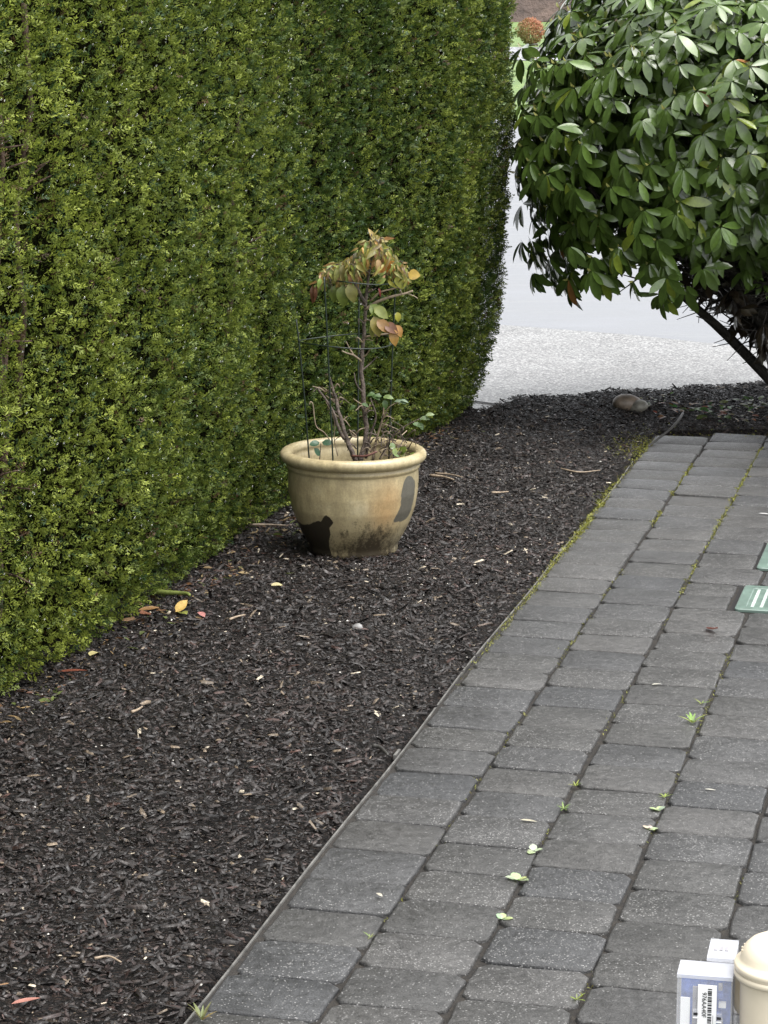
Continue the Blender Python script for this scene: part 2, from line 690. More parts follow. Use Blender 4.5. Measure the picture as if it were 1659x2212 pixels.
def bed_z(x, y):
    z = 0.006 + 0.012 * vnoise(x * 3.1, y * 2.7, seed=3) + 0.006 * vnoise(x * 11, y * 11, seed=4)
    s = (x - E0[0]) * SU[0] + (y - E0[1]) * SU[1]
    t = (x - E0[0]) * TU[0] + (y - E0[1]) * TU[1]
    # lower beside and below the paving
    inside = np.clip((t + 0.002) / 0.03, 0, 1) * np.clip((PAVE_BACK + 0.10 - y) / 0.10, 0, 1)
    z = z - 0.004 - inside * 0.10
    z = z + 0.03 * np.clip((y - 10.0) / 0.6, 0, 1)
    yb = np.interp(x, BACK_X, BACK_Y)
    z = z - np.clip((y - yb) / 0.10, 0, 1) * 0.16
    return z


# ground sheet (lawn), to the horizon
gm_ = MB().add([(-900, -300, -0.06), (900, -300, -0.06), (900, 1500, -0.06), (-900, 1500, -0.06)], [(0, 1, 2, 3)])
tag(gm_.build('ground', M_GRASS), kind='structure')

# road beyond the driveway, far road, both as sheets; driveway
rd = MB().add([(-120, 104, -0.05), (-12, 23.0, -0.05), (0.64, 13.41, -0.05), (1.31, 13.02, -0.05), (1.95, 12.47, -0.05), (6, 9.8, -0.05), (40, -13, -0.05), (120, -20, -0.05), (120, 33, -0.05), (-20, 33, -0.05)],
              [(2, 3, 4, 5, 6, 7, 8, 9, 1)])
tag(rd.build('road', M_ROAD), kind='structure')
fr_ = MB().add([(-200, 55.5, -0.05), (200, 55.5, -0.05), (200, 65.5, -0.05), (-200, 65.5, -0.05)], [(0, 1, 2, 3)])
tag(fr_.build('far_road', M_ROAD2), kind='structure')

dv = MB()
front = [(x, y - 0.06, -0.03) for x, y in zip(BACK_X, BACK_Y)]
back = [(6, 9.8 + 3.2, -0.03), (1.95, 12.47, -0.03), (1.31, 13.02, -0.03), (0.64, 13.41, -0.03), (-6, 18.5, -0.03)]
dv.add(front + [(6, 12.1, -0.03), (1.95, 12.47, -0.03), (1.31, 13.02, -0.03), (0.64, 13.41, -0.03), (-6, 18.4, -0.03)], [tuple(range(len(front) + 5))])
driveway = tag(dv.build('driveway', M_DRIVE), kind='structure')
# saw-cut joint across the slab near the hedge end
ja, jb = on_ground(1000, 863, -0.026), on_ground(1128, 881, -0.026)
jd = (jb - ja).normalized()
jn = Vector((-jd.y, jd.x, 0)) * 0.012
MB().add([ja - jn, jb - jn, jb + jn, ja + jn], [(0, 1, 2, 3)]).build('slab_joint', M_HOLE, driveway)

# shallow darker gutter line where the slab meets the road
gl = [(-6, 18.45), (0.64, 13.44), (1.31, 13.05), (1.95, 12.50), (6, 12.15)]
gv_ = []
for x, y in gl:
    gv_ += [(x - 0.02, y - 0.06, -0.046), (x + 0.06, y + 0.16, -0.046)]
MB().add(gv_, [(2 * i, 2 * i + 2, 2 * i + 3, 2 * i + 1) for i in range(4)]).build('gutter_line', make_road_mat('wet_gutter', (0.13, 0.135, 0.15), 0.3, 0.5), driveway)

# bare earth bank far behind
bx = np.linspace(-160, 200, 90)
prof = [(98, -0.1), (100, 1.2), (103, 3.2), (108, 5.2), (116, 6.2), (135, 6.6)]
bv, bf = [], []
for (yy, zz) in prof:
    for x in bx:
        bv.append((x, yy + 1.2 * vnoise(x * 0.2, yy, seed=8), zz * (1 + 0.15 * vnoise(x * 0.35, yy * 0.3, seed=9)) if zz > 0 else zz))
nb = len(bx)
for i in range(len(prof) - 1):
    for k in range(nb - 1):
        bf.append((i * nb + k, i * nb + k + 1, (i + 1) * nb + k + 1, (i + 1) * nb + k))
tag(link('earth_bank', py_mesh('earth_bank', bv, bf, M_EARTH, True)), kind='structure')

# mulch bed
gx = np.arange(-3.4, 3.4, 0.04)
gy = np.arange(2.4, 11.8, 0.04)
XX, YY = np.meshgrid(gx, gy)
ZZ = bed_z(XX, YY)
nx, ny = len(gx), len(gy)
ii = (np.arange(ny - 1)[:, None] * nx + np.arange(nx - 1)[None]).ravel()
bed = link('mulch_bed', np_mesh('mulch_bed', np.stack([XX.ravel(), YY.ravel(), ZZ.ravel()], 1),
           [np.stack([ii, ii + 1, ii + nx + 1, ii + nx], 1)], M_SOIL, smooth=True))
tag(bed, kind='structure')

# ------------------------------------------------------------------ paving: each paver its own piece
PW, PL = 0.2165, 0.1785
base_pts = []
b0, b1, t1 = -1.2, 6.6, 1.62
pv = [(*st_xy(b0, 0.0), -0.0075), (*st_xy(b0, t1), -0.0075)]
c_r = st_xy(5.2, t1)
pv2 = []
s_back0 = (PAVE_BACK - E0[1] - TU[1] * 0.0) / SU[1]
s_back1 = (PAVE_BACK - E0[1] - TU[1] * t1) / SU[1]
pv += [(*st_xy(s_back1, t1), -0.0075), (*st_xy(s_back0, 0.0), -0.0075)]
paving = MB().add(pv, [(0, 1, 2, 3)]).build('paving', M_JOINT)
tag(paving, kind='structure')


def paver_mesh(i):
    r = random.Random(100 + i)
    # rounded, slightly worn outline in a unit cell
    hx, hy, c = 0.5, 0.5, r.uniform(0.045, 0.10)
    out = []
    for sx, sy in ((-1, -1), (1, -1), (1, 1), (-1, 1)):
        k1, k2 = r.uniform(0.7, 1.5), r.uniform(0.7, 1.5)
        a = (sx * (hx - c * k1), sy * hy)
        b = (sx * hx, sy * (hy - c * k2))
        out += [a, b] if (sx * sy) > 0 else [b, a]
    # order check: go round counter-clockwise with a mid point on the long sides
    out.sort(key=lambda q: math.atan2(q[1], q[0]))
    pts = []
    for k, q in enumerate(out):
        n = out[(k + 1) % len(out)]
        pts.append(q)
        if abs(q[0] - n[0]) + abs(q[1] - n[1]) > 0.5:
            pts.append(((q[0] + n[0]) / 2 * (1 + r.uniform(-0.012, 0.012)), (q[1] + n[1]) / 2 * (1 + r.uniform(-0.012, 0.012))))
    pts = [(x + r.uniform(-0.010, 0.010), y + r.uniform(-0.012, 0.012)) for x, y in pts]
    n = len(pts)
    vs, fs = [], []
    for (ins, z) in ((1.0, -0.05), (1.0, -0.0062), (0.982, -0.0018), (0.945, 0.0)):
        for x, y in pts:
            vs.append((x * ins, y * ins, z))
    for i2 in range(3):
        for k in range(n):
            k2 = (k + 1) % n
            fs.append((i2 * n + k, i2 * n + k2, (i2 + 1) * n + k2, (i2 + 1) * n + k))
    fs.append(tuple(range(3 * n, 4 * n)))
    me = py_mesh('paver', vs, fs, M_PAVER, True)
    me.polygons[-1].use_smooth = True
    return me


PAVERS = [paver_mesh(i) for i in range(14)]
PHASE = [0.06, 0.14, 0.23, 0.17, 0.08, 0.15, 0.02]
LIDS = [  # s0, s1, t0, t1 of the two lids in the paving
    (3.20, 3.50, 0.615, 1.05),
    (3.735, 4.115, 0.625, 1.06)]
joints = []
LGAP = {}
rp = random.Random(77)
npav = 0
for c in range(7):
    t0 = 0.006 + c * PW
    s = PHASE[c] - PL * 5
    while s < 6.4:
        ln = PL + rp.uniform(-0.009, 0.009)
        tm, sm = t0 + PW / 2, s + ln / 2
        w, w0 = PW, t0
        skip = False
        if c in (2, 3, 4) and sm + ln / 2 > 3.04 and sm - ln / 2 < 4.28:
            skip = True
            g = LGAP.setdefault(c, [s, s])
            g[1] = s + ln
        cx, cy = st_xy(sm, w0 + w / 2 + rp.uniform(-0.003, 0.003))
        if cy > PAVE_BACK - 0.03:
            skip = True
        if not skip:
            o = bpy.data.objects.new('paver', PAVERS[rp.randrange(14)])
            COL.objects.link(o)
            o.parent = paving
            o.location = (cx, cy, rp.uniform(-0.0018, 0.0018) + (0.001 if c == 0 else 0))
            fl = rp.choice((0, PI))
            o.rotation_euler = (rp.uniform(-0.012, 0.012), rp.uniform(-0.012, 0.012), -EDGE_TH + fl + rp.uniform(-0.012, 0.012))
            o.scale = (w - rp.uniform(0.003, 0.009), ln - rp.uniform(0.0005, 0.003), 1)
            npav += 1
            joints.append((c, s, t0))
        s += ln
# cut pavers round the lids
CUT = []
for c, (g0_, g1_) in LGAP.items():
    ta = 0.006 + c * PW + 0.003
    tb = ta + PW - 0.007
    CUT += [(g0_, 3.188, ta, tb), (3.512, 3.722, ta if c > 2 else ta, tb), (4.127, g1_, ta, tb)]
    if c == 2:
        CUT += [(3.191, 3.348, ta, LIDS[0][2] - 0.022), (3.351, 3.509, ta, LIDS[0][2] - 0.022), (3.725, 3.92, ta, LIDS[1][2] - 0.010), (3.923, 4.124, ta, LIDS[1][2] - 0.010)]
for (s0, s1, ta, tb) in CUT:
    o = bpy.data.objects.new('paver', PAVERS[rp.randrange(14)])
    COL.objects.link(o)
    o.parent = paving
    cx, cy = st_xy((s0 + s1) / 2, (ta + tb) / 2)
    o.location = (cx, cy, rp.uniform(-0.002, 0.002))
    o.rotation_euler = (0, 0, -EDGE_TH)
    o.scale = (tb - ta, s1 - s0, 1)

# ------------------------------------------------------------------ edging strip along the paving
ed = MB()
prevq = None
segs = []
S = -1.2
while S < 5.45:
    segs.append(S)
    S += 0.12
L_, R_ = [], []
for S in segs:
    wob = 0.004 * math.sin(S * 1.7) + 0.003 * math.sin(S * 4.1 + 1)
    top = 0.0022 + 0.002 * math.sin(S * 1.3) - 0.004 * max(0, (S - 3.8) / 1.6)
    a = st_xy(S, -0.0021 + wob)
    b = st_xy(S, 0.0019 + wob)
    L_.append((a, top))
    R_.append((b, top))
n = len(segs)
vs = []
for (a, za), (b, zb) in zip(L_, R_):
    vs += [(a[0], a[1], -0.06), (a[0], a[1], za), (b[0], b[1], zb), (b[0], b[1], -0.06)]
fs = []
for i in range(n - 1):
    q = i * 4
    fs += [(q, q + 4, q + 5, q + 1), (q + 1, q + 5, q + 6, q + 2), (q + 2, q + 6, q + 7, q + 3)]
fs += [(0, 1, 2, 3), (n * 4 - 1, n * 4 - 2, n * 4 - 3, n * 4 - 4)]
strip = empty('garden_edging', (*st_xy(-1.2, 0), 0), 'long thin grey metal edging strip between the mulch and the paving', 'edging')
inv = Matrix.Translation(-strip.location)
ed.add([inv @ Vector(v) for v in vs], fs)
ed.build('strip', M_METAL, strip)
for S in (-0.6, 1.62, 3.85):
    x, y = st_xy(S, -0.006)
    z = 0.0030 + 0.002 * math.sin(S * 1.3)
    MB().box((x - strip.location.x, y - strip.location.y, z - 0.006), (0.0062, 0.05, 0.012), -EDGE_TH).build('joint_sleeve', M_METAL, strip)
# dirt packed between the strip and the first pavers
q = [(*st_xy(b0, 0.0022), -0.0008), (*st_xy(b0, 0.022), -0.0035), (*st_xy(s_back0, 0.022), -0.0035), (*st_xy(s_back0, 0.0022), -0.0008)]
MB().add(q, [(0, 1, 2, 3)]).build('joint_dirt', M_JOINT, paving)
# loose curved end of old edging sticking out of the bed
pts = [on_ground(1400, 965, 0.0), on_ground(1425, 945, 0.016), on_ground(1450, 925, 0.035), on_ground(1466, 908, 0.05), on_ground(1475, 893, 0.058)]
tag(MB().tube(smooth_path(pts, 5), [0.0055] * 21, 6).build('edging_offcut', M_DKMETAL, smooth=True),
    'dark curved end of edging rising from the mulch behind the paving', 'edging')

# ------------------------------------------------------------------ bark chips on the bed
NCH = 130000
cx = rng.uniform(-2.0, 2.4, 520000)
cy = rng.uniform(3.7, 11.3, 520000)
t_ = (cx - E0[0]) * TU[0] + (cy - E0[1]) * TU[1]
yb = np.interp(cx, BACK_X, BACK_Y)
ok = ((t_ < -0.012) | (cy > PAVE_BACK + 0.02)) & (cy < yb + 0.02)
# left limit: hedge base line
HB = np.array([(-1.62, 4.0), (-1.30, 5.2), (-1.00, 6.21), (-0.91, 6.50), (-0.80, 6.85), (-0.62, 7.52), (-0.40, 8.35), (-0.18, 9.06), (0.065, 9.76), (0.265, 10.34)])
hx = np.interp(cy, HB[:, 1], HB[:, 0])
ok &= cx > hx - 0.35
# nothing outside a wide margin of the view
ok &= np.abs(cx) < 0.17 * cy + 0.22
keep = np.nonzero(ok)[0][:NCH]
cx, cy = cx[keep], cy[keep]
NCH = len(cx)
# wedge-shaped splinters: 6 verts, 8 triangles as 2 tris + 3 quads
wt = []
for k in range(5):
    r = np.random.default_rng(k)
    v = np.array([(-.5, -.5, 0), (-.5, .5, 0), (-.42, 0.1, .9), (.5, -.35, 0), (.5, .4, 0), (.40, 0.0, .8)]) + r.normal(0, .09, (6, 3))
    wt.append((v, [np.array([(0, 2, 1), (3, 4, 5)]), np.array([(0, 3, 5, 2), (2, 5, 4, 1)])]))
yaw = rng.uniform(0, 2 * PI, NCH)
pit = rng.normal(0, 0.28, NCH)
d = np.stack([np.cos(yaw) * np.cos(pit), np.sin(yaw) * np.cos(pit), np.sin(pit)], 1)
up = np.stack([rng.normal(0, .45, NCH), rng.normal(0, .45, NCH), np.ones(NCH)], 1)
ln = np.exp(rng.normal(math.log(0.0076), 0.66, NCH)).clip(0.003, 0.05)
wd = (ln * rng.uniform(0.2, 0.6, NCH)).clip(0.002, 0.010)
th = wd * rng.uniform(0.25, 0.6, NCH)
val = np.exp(rng.normal(math.log(0.0090), 0.55, NCH)).clip(0.004, 0.05)
tint = np.stack([val * 1.28, val * 0.95, val * 0.82], 1)
u = rng.uniform(0, 1, NCH)
red = u < 0.12
patch = vnoise(cx * 2.3, cy * 1.7, seed=21) > 0.35
red |= (u < 0.3) & patch
tint[red] = np.stack([val * 1.9, val * 1.05, val * 0.85], 1)[red]
tan = (u > 0.972)
tint[tan] = (np.array([0.13, 0.10, 0.07]) * rng.uniform(0.5, 1.4, (NCH, 1)))[tan]
pale = u > 0.996
tint[pale] = np.array([0.38, 0.33, 0.25])
pos = np.stack([cx, cy, bed_z(cx, cy) + rng.uniform(0.0, 0.012, NCH)], 1)
V, F, T = scatter(wt, rng.integers(0, 5, NCH), pos, frames(d, up), np.stack([ln, wd, th], 1), tint)
tag(link('bark_mulch', np_mesh('bark_mulch', V, F, M_CHIP, T)), 'dark wet bark chips covering the bed between hedge and paving', 'mulch', kind='stuff')

# tiny pale grit lying in the mulch
NG = 300
gx_ = rng.uniform(-1.2, 2.0, 8000)
gy_ = rng.uniform(4.0, 10.6, 8000)
t_ = (gx_ - E0[0]) * TU[0] + (gy_ - E0[1]) * TU[1]
ok = (t_ < -0.02) & (gx_ > np.interp(gy_, HB[:, 1], HB[:, 0]) + 0.05) & (np.abs(gx_) < 0.2 * gy_)
k = np.nonzero(ok)[0][:NG]
gx_, gy_ = gx_[k], gy_[k]
NG = len(gx_)
oc = np.array([(1, 0, 0), (-1, 0, 0), (0, 1, 0), (0, -1, 0), (0, 0, 1), (0, 0, -1.)])
of = np.array([(0, 2, 4), (2, 1, 4), (1, 3, 4), (3, 0, 4), (2, 0, 5), (1, 2, 5), (3, 1, 5), (0, 3, 5)])
sz = np.exp(rng.normal(math.log(0.0019), 0.4, NG)).clip(0.001, 0.0042)
pos = np.stack([gx_, gy_, bed_z(gx_, gy_) + 0.010], 1)
a = rng.uniform(0, 6.28, NG)
V, F, T = scatter([(oc, of)], np.zeros(NG, int), pos, frames(np.stack([np.cos(a), np.sin(a), 0 * a], 1), np.tile([[0, 0, 1.]], (NG, 1))),
                  np.stack([sz * 1.6, sz, sz * 0.7], 1), np.ones((NG, 3)))
tag(link('pale_grit', np_mesh('pale_grit', V, F, M_PEBBLE)), 'tiny pale grit specks scattered over the dark mulch', 'grit', kind='stuff')

# ------------------------------------------------------------------ clipped conifer hedge
hp = [Vector((x, y, 0)) for x, y in HB] + [Vector((0.295, 10.52, 0)), Vector((0.22, 10.75, 0)), Vector((0.02, 10.95, 0)), Vector((-0.45, 11.05, 0))]
path = np.array([tuple(p) for p in smooth_path(hp, 12)])[:, :2]
seg = np.linalg.norm(np.diff(path, axis=0), axis=1)
arc = np.concatenate([[0], np.cumsum(seg)])
HL = arc[-1]
HT = 2.12


def hedge_pt(s, z, inset=0.0):
    x = np.interp(s, arc, path[:, 0])
    y = np.interp(s, arc, path[:, 1])
    e = 0.06
    tx = np.interp(s + e, arc, path[:, 0]) - np.interp(s - e, arc, path[:, 0])
    ty = np.interp(s + e, arc, path[:, 1]) - np.interp(s - e, arc, path[:, 1])
    L = np.sqrt(tx * tx + ty * ty)
    nx_, ny_ = ty / L, -tx / L
    o = (0.150 + 0.070 * np.clip((s - 4.6) / 1.6, 0, 1)) * (1 - np.exp(-z / 0.45)) - 0.20 * np.clip((z - HT + 0.28) / 0.28, 0, 1) ** 2.2
    o = o + 0.020 * vnoise(s * 2.6, z * 3.0, seed=31) + 0.010 * vnoise(s * 8, z * 8, seed=32)
    o = o + 0.007 * vnoise(s * 21 + 2 * np.sin(z * 7), z * 17 + 2 * np.sin(s * 5), seed=33) + 0.009 * vnoise(s * 61 + 3 * np.sin(z * 13), z * 52 + 3 * np.sin(s * 11), seed=34)
    o = o - inset
    nz = np.where(z < 0.9, -0.172 / 0.42 * np.exp(-z / 0.42), 0.9 * np.clip((z - HT + 0.28) / 0.28, 0, 1))
    nrm = np.stack([nx_, ny_, nz * 0.8], 1)
    nrm /= np.linalg.norm(nrm, axis=1, keepdims=True)
    return np.stack([x + nx_ * o, y + ny_ * o, z + 0 * s], 1), nrm


hedge = empty('hedge', (-0.9, 8.2, 0), 'tall clipped green conifer hedge filling the left side', 'hedge')
HOFF = np.array([-0.9, 8.2, 0.0])

# spray templates: flat fans of narrow scale-leaf blades (x outward, z normal of fan)
sprays = []
for k in range(6):
    r = np.random.default_rng(60 + k)
    vs, fs = [], []

    def blade(p, dr, L, w, lift):
        dr = dr / np.linalg.norm(dr)
        side = np.cross([0, 0, 1.0], dr)
        side /= np.linalg.norm(side) + 1e-9
        m = p + dr * L * 0.5 + np.array([0, 0, lift * L])
        b = len(vs)
        tipv = p + dr * L + np.array([0, 0, -lift * L * 0.8])
        vs.extend([p, m + side * w / 2, tipv, m - side * w / 2])
        fs.append((b, b + 1, b + 2))
        fs.append((b, b + 2, b + 3))
    nb_ = 3
    bend = r.uniform(-0.5, 0.5)
    for i in range(nb_):
        t = i / (nb_ - 1)
        x = 0.85 * t
        p = np.array([x * 0.9, bend * 0.35 * x * x, -0.25 * x * x])
        for sd in (-1, 1):
            an = sd * r.uniform(0.45, 0.95) + bend * 0.5
            blade(p, np.array([math.cos(an), math.sin(an), r.uniform(-0.25, 0.35)]), r.uniform(0.5, 0.75) * (1 - 0.35 * t), r.uniform(0.13, 0.20), r.uniform(-0.12, 0.2))
    blade(np.array([0.7, bend * 0.2, -0.15]), np.array([1, bend * 0.7, -0.1]), 0.55, 0.2, 0.1)
    sprays.append((np.array(vs), np.array(fs)))

NS = 96000
ss = rng.uniform(0.0, HL, NS * 2)
zz = rng.uniform(0.0, HT + 0.0, NS * 2)
# fewer sprays where the camera side cannot see (near start, back end)
pr = np.where(ss < 0.9, 0.25, np.where(ss > HL - 0.40, 0.5, 1.0))
sel = np.nonzero(rng.uniform(0, 1, NS * 2) < pr)[0][:NS]
sc_ = float(np.interp(9.75, path[:120, 1], arc[:120]))
ss = np.concatenate([ss[sel], rng.uniform(sc_, HL - 0.35, 15000)])
zz = np.concatenate([zz[sel], rng.uniform(0.0, HT, 15000)])
NS = len(ss)
# bare seams between the plants near the left picture edge, where brown stems show
GAPS = []
for (px, py, hs, hz) in ((82, 450, 0.030, 0.16), (28, 690, 0.018, 0.10), (40, 1165, 0.022, 0.13), (14, 1060, 0.018, 0.08), (22, 370, 0.03, 0.05), (540, 560, 0.02, 0.12)):
    S_ = np.linspace(0.3, HL - 1, 600)
    best = None
    for zt in np.linspace(0.1, 2.0, 60):
        pp, _ = hedge_pt(S_, np.full(600, zt))
        a_, b_, _z = project(pp)
        e_ = (a_ - px) ** 2 + (b_ - py) ** 2
        i_ = int(np.argmin(e_))
        if best is None or e_[i_] < best[0]:
            best = (e_[i_], S_[i_], zt)
    GAPS.append((best[1], best[2], hs, hz))
gap = np.zeros(NS)
for (gs, gz, hs, hz) in GAPS:
    gap = np.maximum(gap, 1.25 - np.sqrt(((ss - gs - 0.02 * np.sin(zz * 9)) / hs) ** 2 + ((zz - gz) / hz) ** 2) * 0.8)
gap = np.clip(gap, 0, 1)
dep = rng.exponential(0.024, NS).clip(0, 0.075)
drop = rng.uniform(0, 1, NS) < gap * 0.93
ss, zz, gap, dep = ss[~drop], zz[~drop], gap[~drop], dep[~drop]
NS = len(ss)
pp, nn = hedge_pt(ss, zz, dep - 0.012)
pp[:, 2] = np.maximum(pp[:, 2], 0.02)
d = nn * 0.8 + rng.normal(0, 0.45, (NS, 3)) + np.array([0, 0, 0.55])
low = zz < 0.12
d[low] += np.array([0.25, -0.2, -0.15])
up = rng.normal(0, 0.8, (NS, 3)) + nn * 0.6 + np.array([0, 0, 0.5])
scl = rng.uniform(0.014, 0.027, NS)
pl = vnoise(pp[:, 0] * 2.2, pp[:, 1] * 2.2, pp[:, 2] * 1.2, seed=41)
fine = vnoise(pp[:, 0] * 13, pp[:, 1] * 13, pp[:, 2] * 13, seed=42)
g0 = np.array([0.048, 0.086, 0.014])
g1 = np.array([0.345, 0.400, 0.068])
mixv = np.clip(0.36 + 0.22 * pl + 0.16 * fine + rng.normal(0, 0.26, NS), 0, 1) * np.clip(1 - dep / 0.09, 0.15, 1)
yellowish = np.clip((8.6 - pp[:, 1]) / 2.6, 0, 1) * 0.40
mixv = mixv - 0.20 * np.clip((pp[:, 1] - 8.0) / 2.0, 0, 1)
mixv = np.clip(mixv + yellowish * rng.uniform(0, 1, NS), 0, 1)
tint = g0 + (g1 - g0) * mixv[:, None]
br = (rng.uniform(0, 1, NS) < 0.025) | (rng.uniform(0, 1, NS) < gap * 0.55)
tint[br] = np.array([0.10, 0.062, 0.03]) * rng.uniform(0.6, 1.3, (br.sum(), 1))
bl = rng.uniform(0, 1, NS) < 0.10
tint[bl] = np.array([0.045, 0.085, 0.03]) * rng.uniform(0.7, 1.3, (bl.sum(), 1))
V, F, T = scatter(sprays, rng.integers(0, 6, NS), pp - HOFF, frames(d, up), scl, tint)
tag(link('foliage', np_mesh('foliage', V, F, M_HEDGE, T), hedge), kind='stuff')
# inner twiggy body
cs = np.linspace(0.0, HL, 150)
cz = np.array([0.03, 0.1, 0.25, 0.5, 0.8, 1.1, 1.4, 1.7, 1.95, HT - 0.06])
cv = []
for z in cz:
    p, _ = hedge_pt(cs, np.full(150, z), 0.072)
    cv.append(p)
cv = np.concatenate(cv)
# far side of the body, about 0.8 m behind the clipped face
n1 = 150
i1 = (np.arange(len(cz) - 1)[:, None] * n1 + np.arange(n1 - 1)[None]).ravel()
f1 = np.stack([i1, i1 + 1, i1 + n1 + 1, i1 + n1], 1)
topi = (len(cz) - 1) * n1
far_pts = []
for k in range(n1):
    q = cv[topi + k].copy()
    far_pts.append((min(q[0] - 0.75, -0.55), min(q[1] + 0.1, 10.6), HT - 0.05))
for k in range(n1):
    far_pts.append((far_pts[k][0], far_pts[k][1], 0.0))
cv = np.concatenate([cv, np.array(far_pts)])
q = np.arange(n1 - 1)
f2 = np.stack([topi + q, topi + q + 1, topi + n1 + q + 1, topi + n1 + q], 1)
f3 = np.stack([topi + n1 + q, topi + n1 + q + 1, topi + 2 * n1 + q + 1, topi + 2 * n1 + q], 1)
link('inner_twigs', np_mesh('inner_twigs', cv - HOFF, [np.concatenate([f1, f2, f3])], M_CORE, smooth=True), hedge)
# stems behind the bare seams
for i, (gs, gz, hs, hz) in enumerate(GAPS):
    zs = np.linspace(max(0.0, gz - 0.5), min(1.9, gz + 0.5), 9)
    p, _ = hedge_pt(gs + 0.015 * np.sin(zs * 9), zs, 0.052)
    MB().tube([Vector(v - HOFF) for v in p], [0.011 - 0.0004 * k for k in range(9)], 6).build('stem', M_HSTEM, hedge, True)
    for k in range(8):
        z0 = gz + random.uniform(-hz, hz)
        a_, n_ = hedge_pt(np.array([gs]), np.array([z0]), 0.052)
        b_ = a_ + n_ * random.uniform(0.03, 0.06) + np.array([[random.uniform(-.04, .04), random.uniform(-.04, .04), random.uniform(-0.02, 0.07)]])
        MB().tube([Vector(a_[0] - HOFF), Vector((a_[0] + b_[0]) / 2 - HOFF + np.array([0, 0, .006])), Vector(b_[0] - HOFF)], [0.004, 0.003, 0.0015], 5).build('twig', M_HSTEM, hedge, True)
# rain drops on the outer tips
ND = 1500
s_ = rng.uniform(0.8, HL - 1.1, ND)
z_ = rng.uniform(0.1, 1.95, ND)
p, n_ = hedge_pt(s_, z_, -0.030)
ico_v = []
for i in range(5):
    la = PI * i / 4
    for k in range(6):
        ico_v.append((math.sin(la) * math.cos(k * PI / 3), math.sin(la) * math.sin(k * PI / 3), math.cos(la)))
ico_f = []
for i in range(4):
    for k in range(6):
        ico_f.append((i * 6 + k, (i + 1) * 6 + k, (i + 1) * 6 + (k + 1) % 6, i * 6 + (k + 1) % 6))
sz = rng.uniform(0.0014, 0.0032, ND)
V, F, T = scatter([(np.array(ico_v), np.array(ico_f))], np.zeros(ND, int), p - HOFF, frames(np.tile([[1., 0, 0]], (ND, 1)), np.tile([[0, 0, 1.]], (ND, 1))), sz, np.ones((ND, 3)))
tag(link('rain_drops', np_mesh('rain_drops', V, F, M_DROP, smooth=True), hedge), kind='stuff')

# ------------------------------------------------------------------ rhododendron
RC = np.array([1.74, 10.38, 1.22])
RR = np.array([1.19, 0.95, 0.76])
BASE = np.array([1.80, 10.50, 0.0])
rhodo = empty('rhododendron_bush', tuple(BASE), 'large dark green broad leaved shrub with bare lower stems at upper right', 'shrub')
wp, wa, wdroop, wlayer = [], [], [], []
N = 2000
ga = PI * (3 - math.sqrt(5))
for i in range(N):
    zc = 1 - 2 * (i + 0.5) / N
    a = i * ga
    rr = math.sqrt(1 - (zc if zc > 0 else zc * 0.62) ** 2)
    dv_ = np.array([rr * math.cos(a), rr * math.sin(a), zc]) + rng.normal(0, 0.035, 3)
    dl_ = dv_.copy()
    dv_ /= np.linalg.norm(dv_)
    lob = 1 + 0.06 * float(vnoise(dv_[0] * 3.3, dv_[1] * 3.3, dv_[2] * 3.3, seed=51)) + rng.normal(0, 0.025)
    p = RC + RR * dl_ * lob
    zlow = 0.60 if p[0] < 1.12 else 0.60 + min(0.40, (p[0] - 1.12) * 1.6)
    if p[1] > RC[1] + 0.2:
        zlow = 0.9
    zlow += 0.05 * float(vnoise(p[0] * 9, p[1] * 9, seed=52))
    if p[2] < zlow:
        continue
    wp.append(p)
    ax = dv_ * 0.75 + np.array([0, 0, 0.55]) + rng.normal(0, 0.12, 3)
    wa.append(ax / np.linalg.norm(ax))
    wdroop.append(float(np.clip(1.15 - 0.85 * (p[2] - 0.7), 0.12, 1.4)))
    wlayer.append(0)
# second layer just behind the outer leaves on the street side
k = 0
while k < 420:
    dv_ = rng.normal(0, 1, 3)
    dv_ /= np.linalg.norm(dv_)
    if dv_[0] > 0.1 or abs(dv_[2]) > 0.85:
        continue
    p = RC + RR * dv_ * rng.uniform(0.80, 0.96)
    if p[2] < 0.70:
        continue
    wp.append(p)
    ax = dv_ * 0.6 + np.array([0, 0, 0.5]) + rng.normal(0, 0.2, 3)
    wa.append(ax / np.linalg.norm(ax))
    wdroop.append(rng.uniform(0.4, 1.2))
    wlayer.append(1)
    k += 1
# tangle low in the crown, round the stems, with canopy shade in its colour
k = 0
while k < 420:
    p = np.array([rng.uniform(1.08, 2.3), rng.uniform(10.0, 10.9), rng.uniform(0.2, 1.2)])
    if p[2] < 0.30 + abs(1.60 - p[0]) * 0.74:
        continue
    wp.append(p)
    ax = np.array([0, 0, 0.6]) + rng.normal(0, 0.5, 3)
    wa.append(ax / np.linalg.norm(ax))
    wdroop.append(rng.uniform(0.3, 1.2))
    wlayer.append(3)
    k += 1
